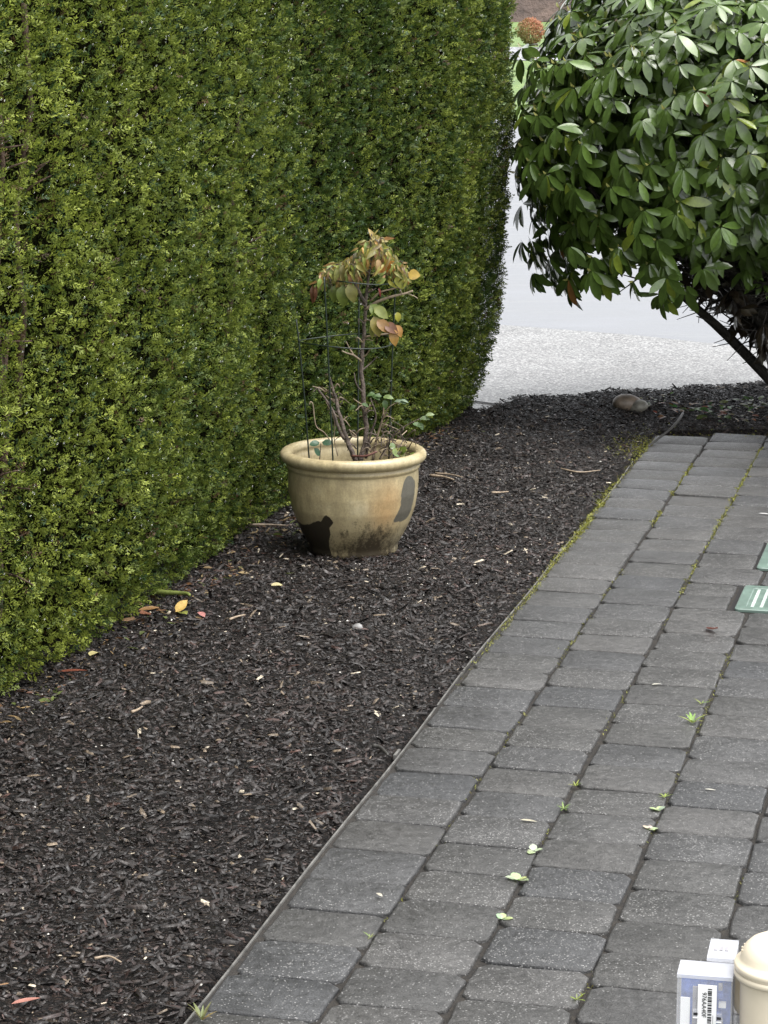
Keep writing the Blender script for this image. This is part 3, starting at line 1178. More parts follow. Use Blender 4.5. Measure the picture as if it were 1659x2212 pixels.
# leaves deeper in the crown
k = 0
while k < 1500:
    dv_ = rng.normal(0, 1, 3)
    dv_ /= np.linalg.norm(dv_)
    p = RC + RR * dv_ * rng.uniform(0.45, 0.90)
    low = 0.42 + max(-0.1, (1.57 - p[0])) * 0.62
    if p[2] < low or p[2] < 0.40:
        continue
    wp.append(p)
    ax = dv_ * 0.6 + np.array([0, 0, 0.6]) + rng.normal(0, 0.2, 3)
    wa.append(ax / np.linalg.norm(ax))
    wdroop.append(rng.uniform(0.5, 1.2))
    wlayer.append(1)
    k += 1
LT = [leaf_template(1.0, w, c, f, 6, 0.58, 1.25) for w, c, f in ((0.33, 0.14, 0.22), (0.37, 0.24, 0.12), (0.30, 0.08, 0.30), (0.35, 0.34, 0.10))]
Lp, Ld, Lu, Ls, Lt, Lw, Ll = [], [], [], [], [], [], []
for p, ax, dr, ly in zip(wp, wa, wdroop, wlayer):
    ax = np.array(ax)
    e1 = np.cross(ax, [0.3, 0.9, 0.2])
    e1 /= np.linalg.norm(e1)
    e2 = np.cross(ax, e1)
    n = rng.integers(6, 10)
    a0 = rng.uniform(0, 6.28)
    tone = rng.uniform(0.75, 1.3)
    for j in range(n):
        a = a0 + 2 * PI * j / n + rng.normal(0, 0.2)
        d_ = e1 * math.cos(a) + e2 * math.sin(a) + ax * rng.uniform(-0.25, 0.25) + np.array([0, 0, -1.0]) * dr * rng.uniform(0.6, 1.3)
        d_ /= np.linalg.norm(d_)
        Lp.append(p)
        Ld.append(d_)
        Lu.append(ax * 1.0 + rng.normal(0, 0.15, 3))
        Ls.append(rng.uniform(0.065, 0.120))
        b = tone * rng.uniform(0.75, 1.25)
        c = np.array([0.066, 0.108, 0.026]) * b
        h = (p[2] - 0.7) / 1.2
        c = c * (1 - 0.0 * h) + np.array([0.02, 0.035, 0.0]) * rng.uniform(0, 1)
        r_ = rng.uniform()
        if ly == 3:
            c = np.array([0.030, 0.022, 0.014]) * b  # dead-leaf brown, darkened to paint in the shade under the crown
        elif ly == 0 and r_ < 0.005:
            c = np.array([0.30, 0.14, 0.05])
        elif ly == 0 and r_ < 0.05:
            c = np.array([0.17, 0.22, 0.03])
        Lt.append(c)
        Lw.append(rng.integers(0, 4))
        Ll.append(ly)
    if ly == 0 and rng.uniform() < 0.45:      # bud
        Lp.append(p); Ld.append(ax); Lu.append(e1); Ls.append(rng.uniform(0.022, 0.034)); Lt.append(np.array([0.20, 0.20, 0.06])); Lw.append(4); Ll.append(2)
bud_v, bud_f = leaf_template(1.0, 0.55, 0.0, 0.9, 3, 0.8, 0.8)
TEMPL = LT + [(bud_v, bud_f)] + [leaf_template(1.0, 0.34, 0.25, 0.2, 3, 0.6, 1.2)]
Lp, Ld, Lu, Ls, Lt, Lw, Ll = map(np.array, (Lp, Ld, Lu, Ls, Lt, Lw, Ll))
FRM = frames(Ld, Lu)
# which leaves show largest: splat surface samples into a small depth buffer
buf_z = np.full((280, 280), 1e9)
buf_i = np.full((280, 280), -1)
gu, gv = np.meshgrid(np.linspace(0.1, 0.95, 9), np.linspace(-0.3, 0.3, 5))
smp = np.stack([gu.ravel(), (gv * 0.34 / 0.6 * np.sin(PI * gu)).ravel(), np.zeros(gu.size)], 1)
W = np.einsum('vi,nij->nvj', smp, FRM) * Ls[:, None, None] + Lp[:, None, :]
PX, PY, PZ = project(W)
GX = ((PX - 1090) / 2.1).astype(int)
GY = ((PY + 10) / 2.6).astype(int)
inside = (PX > 1090) & (PX < 1659) & (PY > 0) & (PY < 700) & (GX >= 0) & (GX < 280) & (GY >= 0) & (GY < 280)
order = np.argsort(-PZ.mean(1))
for i in order:
    m_ = inside[i]
    if not m_.any():
        continue
    gx0, gy0, gz0 = GX[i][m_], GY[i][m_], PZ[i][m_]
    w_ = gz0 < buf_z[gy0, gx0] + 0.02
    buf_i[gy0[w_], gx0[w_]] = i
    buf_z[gy0[w_], gx0[w_]] = gz0[w_]
cnt = np.bincount(buf_i[buf_i >= 0], minlength=len(Lp))
cnt[Ll == 2] = 0
top = np.argsort(-cnt)[:300]
is_part = np.zeros(len(Lp), bool)
is_part[top] = True
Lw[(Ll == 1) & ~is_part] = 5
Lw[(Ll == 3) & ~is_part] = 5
LMESH = [np_mesh('leaf', v, [f], M_LEAF_O, smooth=True) for v, f in LT]
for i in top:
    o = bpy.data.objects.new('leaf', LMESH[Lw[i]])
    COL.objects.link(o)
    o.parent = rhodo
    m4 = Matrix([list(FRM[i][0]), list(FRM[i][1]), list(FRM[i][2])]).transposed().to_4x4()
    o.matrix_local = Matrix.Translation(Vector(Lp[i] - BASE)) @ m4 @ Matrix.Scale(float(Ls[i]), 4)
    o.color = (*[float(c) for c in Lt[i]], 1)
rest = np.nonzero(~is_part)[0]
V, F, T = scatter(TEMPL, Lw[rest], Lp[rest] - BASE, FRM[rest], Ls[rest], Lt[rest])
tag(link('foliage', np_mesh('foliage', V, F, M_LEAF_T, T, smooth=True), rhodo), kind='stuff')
# stems: fan of crooked limbs from the base, with branches towards the crown
rs = random.Random(9)
targets = [(0.80, 10.0, 0.98), (0.95, 9.9, 1.25), (1.05, 10.3, 1.0), (1.2, 9.8, 1.4), (1.35, 10.3, 1.5), (1.5, 9.9, 1.7), (1.7, 10.2, 1.9), (1.9, 9.9, 1.6), (2.2, 10.3, 1.5), (2.5, 10.2, 1.2), (2.1, 10.8, 1.4), (1.4, 10.8, 1.3), (1.0, 10.7, 1.1), (1.22, 10.1, 0.86), (1.12, 10.35, 0.95), (1.34, 10.15, 1.0), (1.48, 10.05, 1.05), (1.58, 10.3, 1.1)]
for k, tg in enumerate(targets):
    b = Vector((rs.uniform(-0.10, 0.06), rs.uniform(-0.10, 0.10), -0.03))
    e = Vector(tg) - Vector(BASE)
    m1 = b.lerp(e, 0.33) + Vector((rs.uniform(-.05, .05), rs.uniform(-.05, .05), rs.uniform(0.03, 0.09)))
    m2 = b.lerp(e, 0.66) + Vector((rs.uniform(-.07, .07), rs.uniform(-.07, .07), rs.uniform(-.05, .05)))
    pth = smooth_path([b, m1, m2, e], 5)
    r0 = rs.uniform(0.020, 0.032)
    st_o = MB().tube(pth, [r0 * (1 - 0.68 * i / (len(pth) - 1)) for i in range(len(pth))], 8).build('stem', M_RSTEM, rhodo, True)
    for j in range(11):
        f = rs.uniform(0.22, 0.95)
        a = pth[int(f * (len(pth) - 1))]
        dr = Vector((rs.uniform(-1, 1), rs.uniform(-1, 0.6), rs.uniform(-0.25, 1))).normalized()
        L = rs.uniform(0.12, 0.36)
        c = a + dr * L * 0.5 + Vector((0, 0, rs.uniform(-.03, .05)))
        MB().tube(smooth_path([a, c, a + dr * L], 3), [0.007, 0.0065, 0.006, 0.005, 0.004, 0.003, 0.002], 5).build('branch', M_RSTEM, st_o, True)

# fine dead twigs between the stems (uncountable)
tw = MB()
for k in range(3000):
    while True:
        p = Vector((rs.uniform(1.05, 2.2), rs.uniform(10.05, 10.95), rs.uniform(0.2, 1.25)))
        if p.z > 0.25 + abs(1.62 - p.x) * 0.76:
            break
    dr = Vector((rs.uniform(-1, 1), rs.uniform(-.6, .6), rs.uniform(-0.4, 1))).normalized()
    L = rs.uniform(0.06, 0.2)
    p = p - Vector(BASE)
    tw.tube([p, p + dr * L * 0.5 + Vector((0, 0, rs.uniform(-.015, .015))), p + dr * L], [0.0038, 0.003, 0.0015], 4, False)
tag(tw.build('dead_twigs', M_RSTEM, rhodo), kind='stuff')

# ------------------------------------------------------------------ glazed pot
POT = Vector((-0.0975, 7.92, float(bed_z(np.array(-0.0975), np.array(7.92)))))
pot = empty('flower_pot', tuple(POT), 'cream glazed ceramic pot with dark and grey patches standing on the mulch', 'pot')
prof = [(0.0, 0.004), (0.10, 0.002), (0.134, 0.0), (0.140, 0.006), (0.142, 0.014), (0.141, 0.022), (0.143, 0.030)]
ctrl_z = [0.030, 0.06, 0.10, 0.15, 0.20, 0.24, 0.270]
ctrl_r = [0.143, 0.160, 0.180, 0.197, 0.2055, 0.2075, 0.206]
for z in np.linspace(0.036, 0.268, 40):
    prof.append((float(np.interp(z, ctrl_z, ctrl_r)), float(z)))
prof += [(0.2065, 0.272), (0.211, 0.276), (0.213, 0.281), (0.211, 0.286), (0.2085, 0.289), (0.210, 0.293), (0.217, 0.297)]
for a in np.linspace(-60, 215, 16):
    prof.append((0.2135 + 0.0190 * math.cos(math.radians(a)), 0.313 + 0.0185 * math.sin(math.radians(a))))
prof += [(0.194, 0.296), (0.192, 0.27), (0.188, 0.24), (0.182, 0.20)]
NP = 160
vs = np.array([(r * math.sin(2 * PI * k / NP), -r * math.cos(2 * PI * k / NP), z) for r, z in prof for k in range(NP)])
f_ = []
for i in range(len(prof) - 1):
    k = np.arange(NP)
    f_.append(np.stack([i * NP + k, i * NP + (k + 1) % NP, (i + 1) * NP + (k + 1) % NP, (i + 1) * NP + k], 1))
rr = np.hypot(vs[:, 0], vs[:, 1])
sphi = vs[:, 0] / np.maximum(rr, 1e-4)
fr_side = vs[:, 1] < 0.03
zz_ = vs[:, 2]
outer = zz_ < 0.272


def soft_box(v, a, b, w):
    return np.clip((v - a) / w + 0.5, 0, 1) * np.clip((b - v) / w + 0.5, 0, 1)


dark = soft_box(sphi, -1.25, -0.44 + 0.10 * np.clip((zz_ - 0.11) / 0.02, 0, 1) - 0.05 * np.sin(zz_ * 45), 0.10) * soft_box(zz_, -0.02, 0.118 + 0.012 * np.sin(sphi * 9) + 0.03 * np.clip((sphi + 0.52) / 0.1, 0, 1), 0.022) * fr_side
lean = 0.10 * np.clip((0.17 - zz_) / 0.06, 0, 1.5)
grey = soft_box(sphi, 0.735 - lean, 0.945 - lean * 0.3, 0.09) * soft_box(zz_, 0.122, 0.262 - 2.2 * (sphi - 0.85) ** 2, 0.020) * fr_side
orange = np.exp(-((sphi - 0.52) / 0.24) ** 2) * np.exp(-((zz_ - 0.18) / 0.08) ** 2) * fr_side
dirtv = np.clip(1.22 - zz_ / 0.19, 0, 1) * (0.72 + 0.45 * np.exp(-((sphi - 0.35) / 0.45) ** 2)) * outer
groove = np.exp(-((zz_ - 0.2885) / 0.0035) ** 2) + np.exp(-((zz_ - 0.2725) / 0.0025) ** 2)
dirtv = np.maximum(dirtv, groove * 0.62)
me = np_mesh('pot_body', vs, [np.concatenate(f_)], M_POT, np.stack([dark, grey, orange], 1), smooth=True)
at_ = me.attributes.new('dirt', 'FLOAT', 'POINT')
at_.data.foreach_set('value', dirtv.astype(np.float32))
link('pot_body', me, pot)
sv_, sf_ = [(0, 0, 0.247)], []
for k in range(48):
    a = 2 * PI * k / 48
    sv_.append((0.1885 * math.cos(a), 0.1885 * math.sin(a), 0.240))
for k in range(48):
    sf_.append((0, 1 + k, 1 + (k + 1) % 48))
link('soil', py_mesh('soil', sv_, sf_, M_SOIL), pot)
SOIL_Z = POT.z + 0.243
PY0 = POT.y

# ------------------------------------------------------------------ wire plant support in the pot
cage = empty('wire_plant_support', (POT.x, POT.y, SOIL_Z), 'dark green wire plant support ring cage in the pot', 'plant support')


def rel(px, py, dy, o):
    return at_depth(px, py, PY0 + dy) - o.location


legs = [[(640, 690, .02), (655, 830, .02), (672, 985, .03)],
        [(700, 598, -.08), (708, 750, -.075), (722, 990, -.06)],
        [(856, 590, .02), (850, 700, .03), (845, 840, .04), (838, 985, .05)],
        [(776, 575, .16), (774, 800, .12), (772, 985, .09)]]
for lg in legs:
    p = [rel(a, b, c, cage) for a, b, c in lg]
    p[-1].z = -0.04
    p2 = smooth_path(p, 6)
    MB().tube(p2, 0.0026, 6).build('leg', M_GREENWIRE, cage, True)
for (py, r, cxp) in ((603, 0.118, 778), (737, 0.150, 748)):
    c = rel(cxp, py, 0.03, cage)
    MB().tube([c + Vector((r * math.cos(2 * PI * k / 32), r * math.sin(2 * PI * k / 32), 0.006 * math.sin(4 * PI * k / 32))) for k in range(33)], 0.0021, 6, False).build('ring', M_GREENWIRE, cage, True)

# ------------------------------------------------------------------ woody plant with withered yellow leaves
vine = empty('potted_vine', (POT.x, POT.y, SOIL_Z), 'nearly bare woody plant with withered yellow leaves growing in the cream pot', 'plant')


def branch(name, pts, r0, r1, mat, owner=vine, n=6, jit=0.0):
    p = []
    for a, b, c in pts:
        q = rel(a, b, c, owner)
        p.append(q)
    p = smooth_path(p, 5)
    if jit:
        p = [q + Vector((rs.uniform(-jit, jit), rs.uniform(-jit, jit), 0)) for q in p]
    m = len(p) - 1
    return MB().tube(p, [r0 + (r1 - r0) * i / m for i in range(m + 1)], n).build(name, mat, owner, True)


trunk = branch('trunk', [(778, 1000, 0), (792, 935, .01), (785, 860, 0), (781, 790, 0), (786, 715, .01), (790, 650, 0), (797, 590, 0), (806, 540, 0)], 0.0085, 0.004, M_WOOD, n=8, jit=0.0025)
branch('branch', [(770, 1000, -.02), (752, 955, -.03), (735, 900, -.03), (722, 850, -.02), (712, 815, -.02)], 0.0095, 0.003, M_WOOD, jit=0.002)
branch('branch', [(748, 950, -.02), (735, 935, -.05), (715, 880, -.06), (685, 838, -.06)], 0.006, 0.003, M_WOOD, jit=0.0015)
branch('branch', [(790, 990, .03), (800, 940, .02), (812, 900, .01), (800, 860, 0)], 0.005, 0.002, M_WOOD)
branch('branch', [(805, 995, .03), (813, 950, .02), (826, 905, .01), (830, 865, 0)], 0.005, 0.002, M_TWIG)
branch('branch', [(760, 985, -.03), (790, 985, -.06), (815, 975, -.06)], 0.004, 0.003, M_REDTWIG)
branch('branch', [(788, 655, 0), (770, 620, -.02), (757, 600, -.02)], 0.007, 0.003, M_WOOD, jit=0.002)
branch('branch', [(790, 668, 0), (815, 652, -.01), (845, 641, -.02), (875, 634, -.02), (892, 628, -.02)], 0.006, 0.003, M_TWIG)
branch('branch', [(800, 650, 0), (820, 632, -.02), (845, 625, -.03), (862, 622, -.03), (868, 636, -.03)], 0.003, 0.002, M_TWIG)
branch('branch', [(788, 728, .0), (815, 724, -.02), (842, 720, -.02), (858, 712, -.02)], 0.004, 0.0025, M_TWIG)
branch('branch', [(783, 782, 0), (765, 768, -.02), (750, 763, -.02), (738, 758, -.02)], 0.0035, 0.002, M_TWIG)
branch('branch', [(765, 768, -.02), (755, 752, -.02), (748, 738, -.02)], 0.0025, 0.0015, M_TWIG)
branch('branch', [(782, 800, 0), (800, 785, .02), (815, 770, .02)], 0.003, 0.0015, M_WOOD)
branch('branch', [(785, 850, 0), (770, 830, -.03), (765, 805, -.03)], 0.003, 0.0015, M_WOOD)
branch('branch', [(880, 634, -.02), (895, 640, -.02), (903, 645, -.02)], 0.002, 0.001, M_TWIG)
for k in range(60):
    a_, b_ = rl.choice(((786, 700), (784, 760), (783, 820), (788, 880), (730, 890), (722, 850), (745, 930), (795, 640), (700, 855), (812, 930), (800, 960), (826, 920), (770, 960), (735, 900)))
    b_ += rl.uniform(-25, 25)
    q = rl.choice((-1, 1))
    branch('spur', [(a_, b_, 0), (a_ + q * rl.uniform(5, 12), b_ - rl.uniform(2, 12), -.01), (a_ + q * rl.uniform(10, 26), b_ - rl.uniform(-4, 20), rl.uniform(-.04, .02))], 0.0028, 0.0012, rl.choice((M_WOOD, M_TWIG)))
branch('tendril', [(668, 874, -.05), (671, 868, -.05), (676, 874, -.05), (679, 900, -.05), (684, 922, -.05), (700, 934, -.04), (712, 950, -.03)], 0.0018, 0.0018, M_TWIG)
branch('tendril', [(704, 868, -.04), (716, 890, -.05), (723, 915, -.05), (722, 950, -.03), (730, 985, -.02)], 0.0015, 0.0015, M_TWIG)
# withered crown: limp narrow leaves hanging from the cane tips
DLEAF = [np_mesh('leaf', *(lambda a: (a[0], [a[1]]))(leaf_template(1.0, w, c, f, 5, 0.8, 0.8, wv)), M_DRY_O, smooth=True) for w, c, f, wv in ((0.24, 0.4, 0.4, 0.05), (0.17, 0.7, 0.3, 0.07), (0.42, 0.35, 0.7, 0.03), (0.85, 0.15, 0.12, 0.02), (0.62, 0.25, 0.3, 0.035))]


def put_leaf(px, py, dy, d, up, size, var, col, owner=vine, mesh=None):
    o = bpy.data.objects.new('leaf', mesh or DLEAF[var])
    COL.objects.link(o)
    o.parent = owner
    fr3 = frames(np.array([d], float), np.array([up], float))[0]
    m4 = Matrix([list(fr3[0]), list(fr3[1]), list(fr3[2])]).transposed().to_4x4()
    o.matrix_local = Matrix.Translation(rel(px, py, dy, owner)) @ m4 @ Matrix.Scale(size, 4)
    o.color = (*col, 1)
    return o


OL = (0.31, 0.285, 0.09)
YE = (0.42, 0.35, 0.09)
TN = (0.36, 0.26, 0.12)
BR = (0.12, 0.05, 0.025)
for i in range(760):
    f = rl.uniform(0, 1)
    # ridge of the crown: low on the left, peak near x=805, falling to the right
    px = 690 + 190 * f
    ridge = np.interp(px, [690, 730, 770, 800, 822, 845, 880], [592, 566, 545, 508, 508, 545, 572])
    clump = math.sin(px * 0.13) + math.sin(px * 0.31 + 1)
    if rl.uniform(0, 1) > 0.62 + 0.22 * clump:
        continue
    py = ridge + rl.uniform(-6, 8) + (604 - ridge) * rl.uniform(0, 0.62 + 0.18 * clump)
    dn = rl.uniform(0.5, 1.4)
    d = (rl.gauss(0, 0.55), rl.uniform(-0.7, 0.4), -dn + 0.9 * max(0, rl.gauss(-0.3, 0.8)))
    put_leaf(px, py, rl.uniform(-0.08, 0.05), d, (rl.uniform(-.5, .5), -1, rl.uniform(-.1, .6)), rl.uniform(0.022, 0.050), rl.choice((0, 1, 1, 0, 1, 0, 2)),
             tuple(c * rl.uniform(0.7, 1.25) for c in rl.choice((OL, OL, YE, OL, OL, YE, TN, (0.13, 0.14, 0.04)))))
for c in ([(690, 596), (720, 575), (760, 560), (800, 545)], [(806, 545), (830, 555), (850, 572), (872, 580)], [(806, 545), (800, 522), (803, 505)], [(806, 545), (818, 525), (826, 512)], [(797, 590), (770, 572), (735, 570)]):
    branch('branch', [(a, b, -0.02) for a, b in c], 0.003, 0.0018, M_WOOD)
for i in range(46):       # limp thin stalks hanging through the withered crown
    px = rl.uniform(700, 872)
    ridge = float(np.interp(px, [690, 730, 770, 800, 822, 845, 880], [592, 566, 545, 508, 508, 545, 572]))
    q, dz = rl.uniform(-16, 16), rl.uniform(18, 50)
    dd = rl.uniform(-.07, .03)
    branch('stalk', [(px, ridge + rl.uniform(0, 18), dd), (px + q * 0.7, ridge + dz * 0.4, dd - .01), (px + q, ridge + dz, dd)], 0.0016, 0.0009, rl.choice((M_STRAW, M_STRAW, M_WOOD)))
# clear single leaves
put_leaf(862, 589, -.03, (0.25, -0.25, -1), (0.2, -1, 0.1), 0.052, 3, (0.30, 0.30, 0.04))
put_leaf(879, 592, -.03, (1, -0.25, -0.05), (0.1, -1, 0.4), 0.042, 3, (0.40, 0.27, 0.04))
put_leaf(858, 562, -.03, (-0.7, -0.3, -0.8), (0.3, -1, 0.3), 0.05, 4, (0.42, 0.17, 0.03))
put_leaf(740, 612, -.05, (0.05, -0.2, -1), (0.0, -1, 0.15), 0.072, 4, (0.14, 0.18, 0.03))
put_leaf(752, 610, -.06, (0.35, -0.2, -1), (0.2, -1, 0.15), 0.065, 4, (0.17, 0.16, 0.04))
put_leaf(728, 612, -.04, (-0.25, -0.2, -1), (-0.2, -1, 0.15), 0.060, 4, (0.13, 0.17, 0.03))
put_leaf(676, 612, -.03, (-0.1, -0.2, -1), (-0.2, -1, 0.1), 0.062, 0, BR)
put_leaf(682, 615, -.03, (0.0, -0.2, -1), (0.3, -1, 0.1), 0.055, 0, (0.16, 0.06, 0.03))
put_leaf(798, 655, -.03, (0.55, -0.3, -0.6), (0, -1, 0.6), 0.06, 4, (0.16, 0.22, 0.03))
put_leaf(805, 662, -.04, (0.9, -0.3, -0.55), (0, -1, 0.7), 0.060, 4, (0.20, 0.23, 0.04))
put_leaf(806, 680, -.05, (0.35, -0.3, -1), (0.2, -1, 0.3), 0.07, 4, (0.24, 0.20, 0.04))
put_leaf(812, 690, -.06, (0.9, -0.3, -0.7), (0.2, -1, 0.5), 0.060, 4, (0.25, 0.13, 0.03))
put_leaf(828, 698, -.06, (0.8, -0.2, -0.45), (0.2, -1, 0.4), 0.055, 4, (0.16, 0.065, 0.03))
put_leaf(802, 700, -.04, (0.1, -0.2, -1), (0.1, -1, 0.2), 0.045, 2, (0.24, 0.25, 0.06))
put_leaf(846, 712, -.05, (0.3, -0.3, -1), (0.2, -1, 0.2), 0.052, 4, (0.40, 0.22, 0.05))
put_leaf(853, 700, -.05, (0.5, -0.3, -0.8), (0.4, -1, 0.2), 0.045, 4, (0.36, 0.18, 0.04))
put_leaf(858, 672, -.03, (0.15, -0.2, -1), (0.2, -1, 0.2), 0.034, 4, (0.38, 0.36, 0.05))
put_leaf(818, 620, -.03, (0.25, -0.3, -0.9), (0.2, -1, 0.2), 0.03, 0, (0.30, 0.06, 0.05))
# low green shoots
G1 = (0.07, 0.13, 0.035)
for (px, py, dx, dz, s, v, c) in ((800, 853, 1, -.3, .034, 4, G1), (812, 850, -1, -.1, .03, 4, G1), (826, 858, 1, .1, .036, 4, (0.13, .19, .05)), (830, 862, .2, -1, .032, 4, G1), (826, 856, -.9, .2, .03, 4, G1),
                                  (770, 876, -1, -.4, .026, 4, G1), (780, 872, 1, -.2, .026, 4, G1), (850, 868, 1, .1, .04, 2, (.10, .15, .08)), (862, 866, 1, .1, .03, 2, (.14, .2, .12)),
                                  (905, 905, 1, .2, .035, 4, (.10, .15, .06)), (918, 898, 1, .35, .03, 4, (.2, .26, .12)), (890, 915, .9, -.1, .035, 4, G1), (902, 912, .6, -.6, .03, 4, G1)):
    put_leaf(px, py, -.03, (dx, -.3, dz), (0, -.6, 1), s, v, c)
branch('branch', [(820, 992, .02), (850, 940, .0), (880, 918, -.02), (912, 902, -.03)], 0.003, 0.0015, M_WOOD)
branch('branch', [(826, 905, .0), (840, 880, -.02), (862, 868, -.03)], 0.002, 0.0012, M_TWIG)
for i in range(26):       # dry tangle at the right of the pot
    a, b = rl.uniform(820, 880), rl.uniform(935, 992)
    branch('dry_stalk', [(a, b, rl.uniform(-.02, .1)), (a + rl.uniform(-25, 25), b - rl.uniform(5, 25), rl.uniform(-.02, .1)), (a + rl.uniform(-35, 35), b - rl.uniform(-5, 35), rl.uniform(-.02, .1))], 0.0022, 0.001, rl.choice((M_WOOD, M_TWIG, M_WOOD)))

# seedlings in the pot
sd1 = empty('seedling', tuple(at_depth(688, 985, PY0 - 0.03)), 'small seedling with round blue green leaves at left inside the pot', 'seedling')
sd1.location.z = SOIL_Z
RL = np_mesh('leaf', *(lambda a: (a[0], [a[1]]))(leaf_template(1.0, 0.75, 0.1, 0.1, 5, 0.6, 0.9)), M_LEAF_O, smooth=True)
branch('stalk', [(690, 1000, -.03), (692, 975, -.04), (693, 958, -.05)], 0.0016, 0.0012, M_WOOD, sd1)
for (px, py, dx, dz, s) in ((692, 955, -1, -.15, .036), (694, 955, 1, .0, .038), (692, 985, -.5, .8, .034)):
    put_leaf(px, py, -.05, (dx, -.35, dz), (0, -.7, 1), s, 0, (0.045, 0.10, 0.055), sd1, RL)
sd2 = empty('seedling', tuple(at_depth(875, 985, PY0 + 0.0)), 'low yellow green seedlings against the right inner wall of the pot', 'seedling')
sd2.location.z = SOIL_Z
for i in range(16):
    put_leaf(rl.uniform(848, 890), rl.uniform(968, 988), rl.uniform(-.05, .03), (rl.uniform(-1, 1), rl.uniform(-1, .3), rl.uniform(.0, .9)), (0, -.4, 1), rl.uniform(.016, .028), 0, rl.choice(((.16, .22, .04), (.10, .16, .04), (.2, .2, .06))), sd2, RL)

# ------------------------------------------------------------------ river stones behind the bed
def stone(name, px, py, rx, ry, rz, mat, label, seed):
    g = on_ground(px, py, 0.03)
    r = np.random.default_rng(seed)
    vs, fs = [], []
    for i in range(9):
        la = PI * i / 8
        for k in range(16):
            lo = 2 * PI * k / 16
            v = np.array([math.sin(la) * math.cos(lo), math.sin(la) * math.sin(lo), math.cos(la)])
            q = 1 + 0.13 * float(vnoise(v[0] * 2.2, v[1] * 2.2, v[2] * 2.2, seed=seed)) + 0.03 * float(vnoise(v[0] * 6, v[1] * 6, v[2] * 6, seed=seed + 5))
            vs.append((v[0] * rx * q, v[1] * ry * q, v[2] * rz * q))
    for i in range(8):
        for k in range(16):
            fs.append((i * 16 + k, (i + 1) * 16 + k, (i + 1) * 16 + (k + 1) % 16, i * 16 + (k + 1) % 16))
    z = float(bed_z(np.array(g.x), np.array(g.y)))
    return tag(link(name, py_mesh(name, vs, fs, mat, True), None, (g.x, g.y, z + rz * 0.72)), label, 'stone')


stone('river_stone', 1352, 882, 0.060, 0.046, 0.034, M_STONE1, 'brown rounded stone on the mulch crest beside the driveway', 71)
stone('river_stone', 1381, 884, 0.040, 0.036, 0.027, M_STONE2, 'smaller grey oval stone leaning on the brown stone', 72)
stone('pebble', 773, 1345, 0.016, 0.012, 0.014, plain('light_grey_pebble', (0.19, 0.185, 0.18), 0.5), 'small light grey pebble on the mulch in front of the pot', 73)

# ------------------------------------------------------------------ two green lids in the paving
for li, (s0, s1, ta, tb) in enumerate(LIDS):
    cxy = st_xy((s0 + s1) / 2, (ta + tb) / 2)
    lab = ['green plastic valve lid in the paving, nearer of two', 'green plastic valve lid in the paving, farther of two'][li]
    lid = empty('valve_box_lid', (cxy[0], cxy[1], 0), lab, 'lid', 'green lids set in the paving', -EDGE_TH)
    w, l = tb - ta, s1 - s0
    pit = MB().box((-w / 2 - 0.004, 0, -0.0105), (0.02, l + 0.012, 0.010)).box((0.02, 0, -0.0118), (w, l + 0.03, 0.008)).build('frame', M_HOLE, lid)
    # plate with rounded corners and a raised border
    m = MB()
    ring = []
    rc = 0.016
    for (cx_, cy_, a0) in ((w / 2 - rc, l / 2 - rc, 0), (-w / 2 + rc, l / 2 - rc, 90), (-w / 2 + rc, -l / 2 + rc, 180), (w / 2 - rc, -l / 2 + rc, 270)):
        for a in range(0, 91, 18):
            ring.append((cx_ + rc * math.cos(math.radians(a0 + a)), cy_ + rc * math.sin(math.radians(a0 + a))))
    n = len(ring)

    def shrink(q, e):
        return (q[0] * (1 - 2 * e / w), q[1] * (1 - 2 * e / l))
    vs = [(x, y, -0.006) for x, y in ring] + [(x, y, 0.001) for x, y in ring] + [(*shrink(q, .003), 0.0035) for q in ring] + [(*shrink(q, .030), 0.0035) for q in ring] + [(*shrink(q, .032), 0.0015) for q in ring]
    fs = []
    for i in range(4):
        for k in range(n):
            fs.append((i * n + k, i * n + (k + 1) % n, (i + 1) * n + (k + 1) % n, (i + 1) * n + k))
    fs.append(tuple(range(4 * n, 5 * n)))
    m.add(vs, fs)
    m.build('plate', M_LID, lid)
    mk = MB()
    rm = random.Random(li + 4)
    for c in range(9 if li == 0 else 9):
        x = -w / 2 + 0.048 + c * 0.026
        y = -l / 2 + 0.042
        while y < l / 2 - 0.045:
            hgt = rm.choice((0.010, 0.012, 0.006))
            mk.box((x, y, 0.0022), (0.009, hgt * 0.8, 0.0022))
            y += hgt + 0.003
    mk.build('raised_marking', M_LIDTXT, lid)
    MB().lathe([(0.0, 0.0036), (0.010, 0.0036), (0.012, 0.0018)], 12, (-w / 2 + 0.105, -l / 2 + 0.06, 0)).build('finger_hole', M_HOLE, lid)

# ------------------------------------------------------------------ beige lidded container and clear case at the near right corner
HC = 0.17
c0 = on_ground(1464, 2106, HC)
c1 = on_ground(1566, 2114, HC)
cd = (c1 - c0)
yawc = math.atan2(cd.y, cd.x)
cw = cd.length
case = empty('clear_plastic_case', (c0.x, c0.y, 0), 'clear plastic case with white barcode label standing beside the beige container', 'case', None, yawc)
dp = 0.060
ex = cw + 0.012
# stepped body: front block and a set-back block behind
body = MB()
th = 0.0025


def shell(mb, x0, x1, y0, y1, z0, z1):
    mb.box(((x0 + x1) / 2, y0, (z0 + z1) / 2), (x1 - x0, th, z1 - z0))
    mb.box(((x0 + x1) / 2, y1, (z0 + z1) / 2), (x1 - x0, th, z1 - z0))
    mb.box((x0, (y0 + y1) / 2, (z0 + z1) / 2), (th, y1 - y0 - th * 1.1, z1 - z0))
    mb.box((x1, (y0 + y1) / 2, (z0 + z1) / 2), (th, y1 - y0 - th * 1.1, z1 - z0))


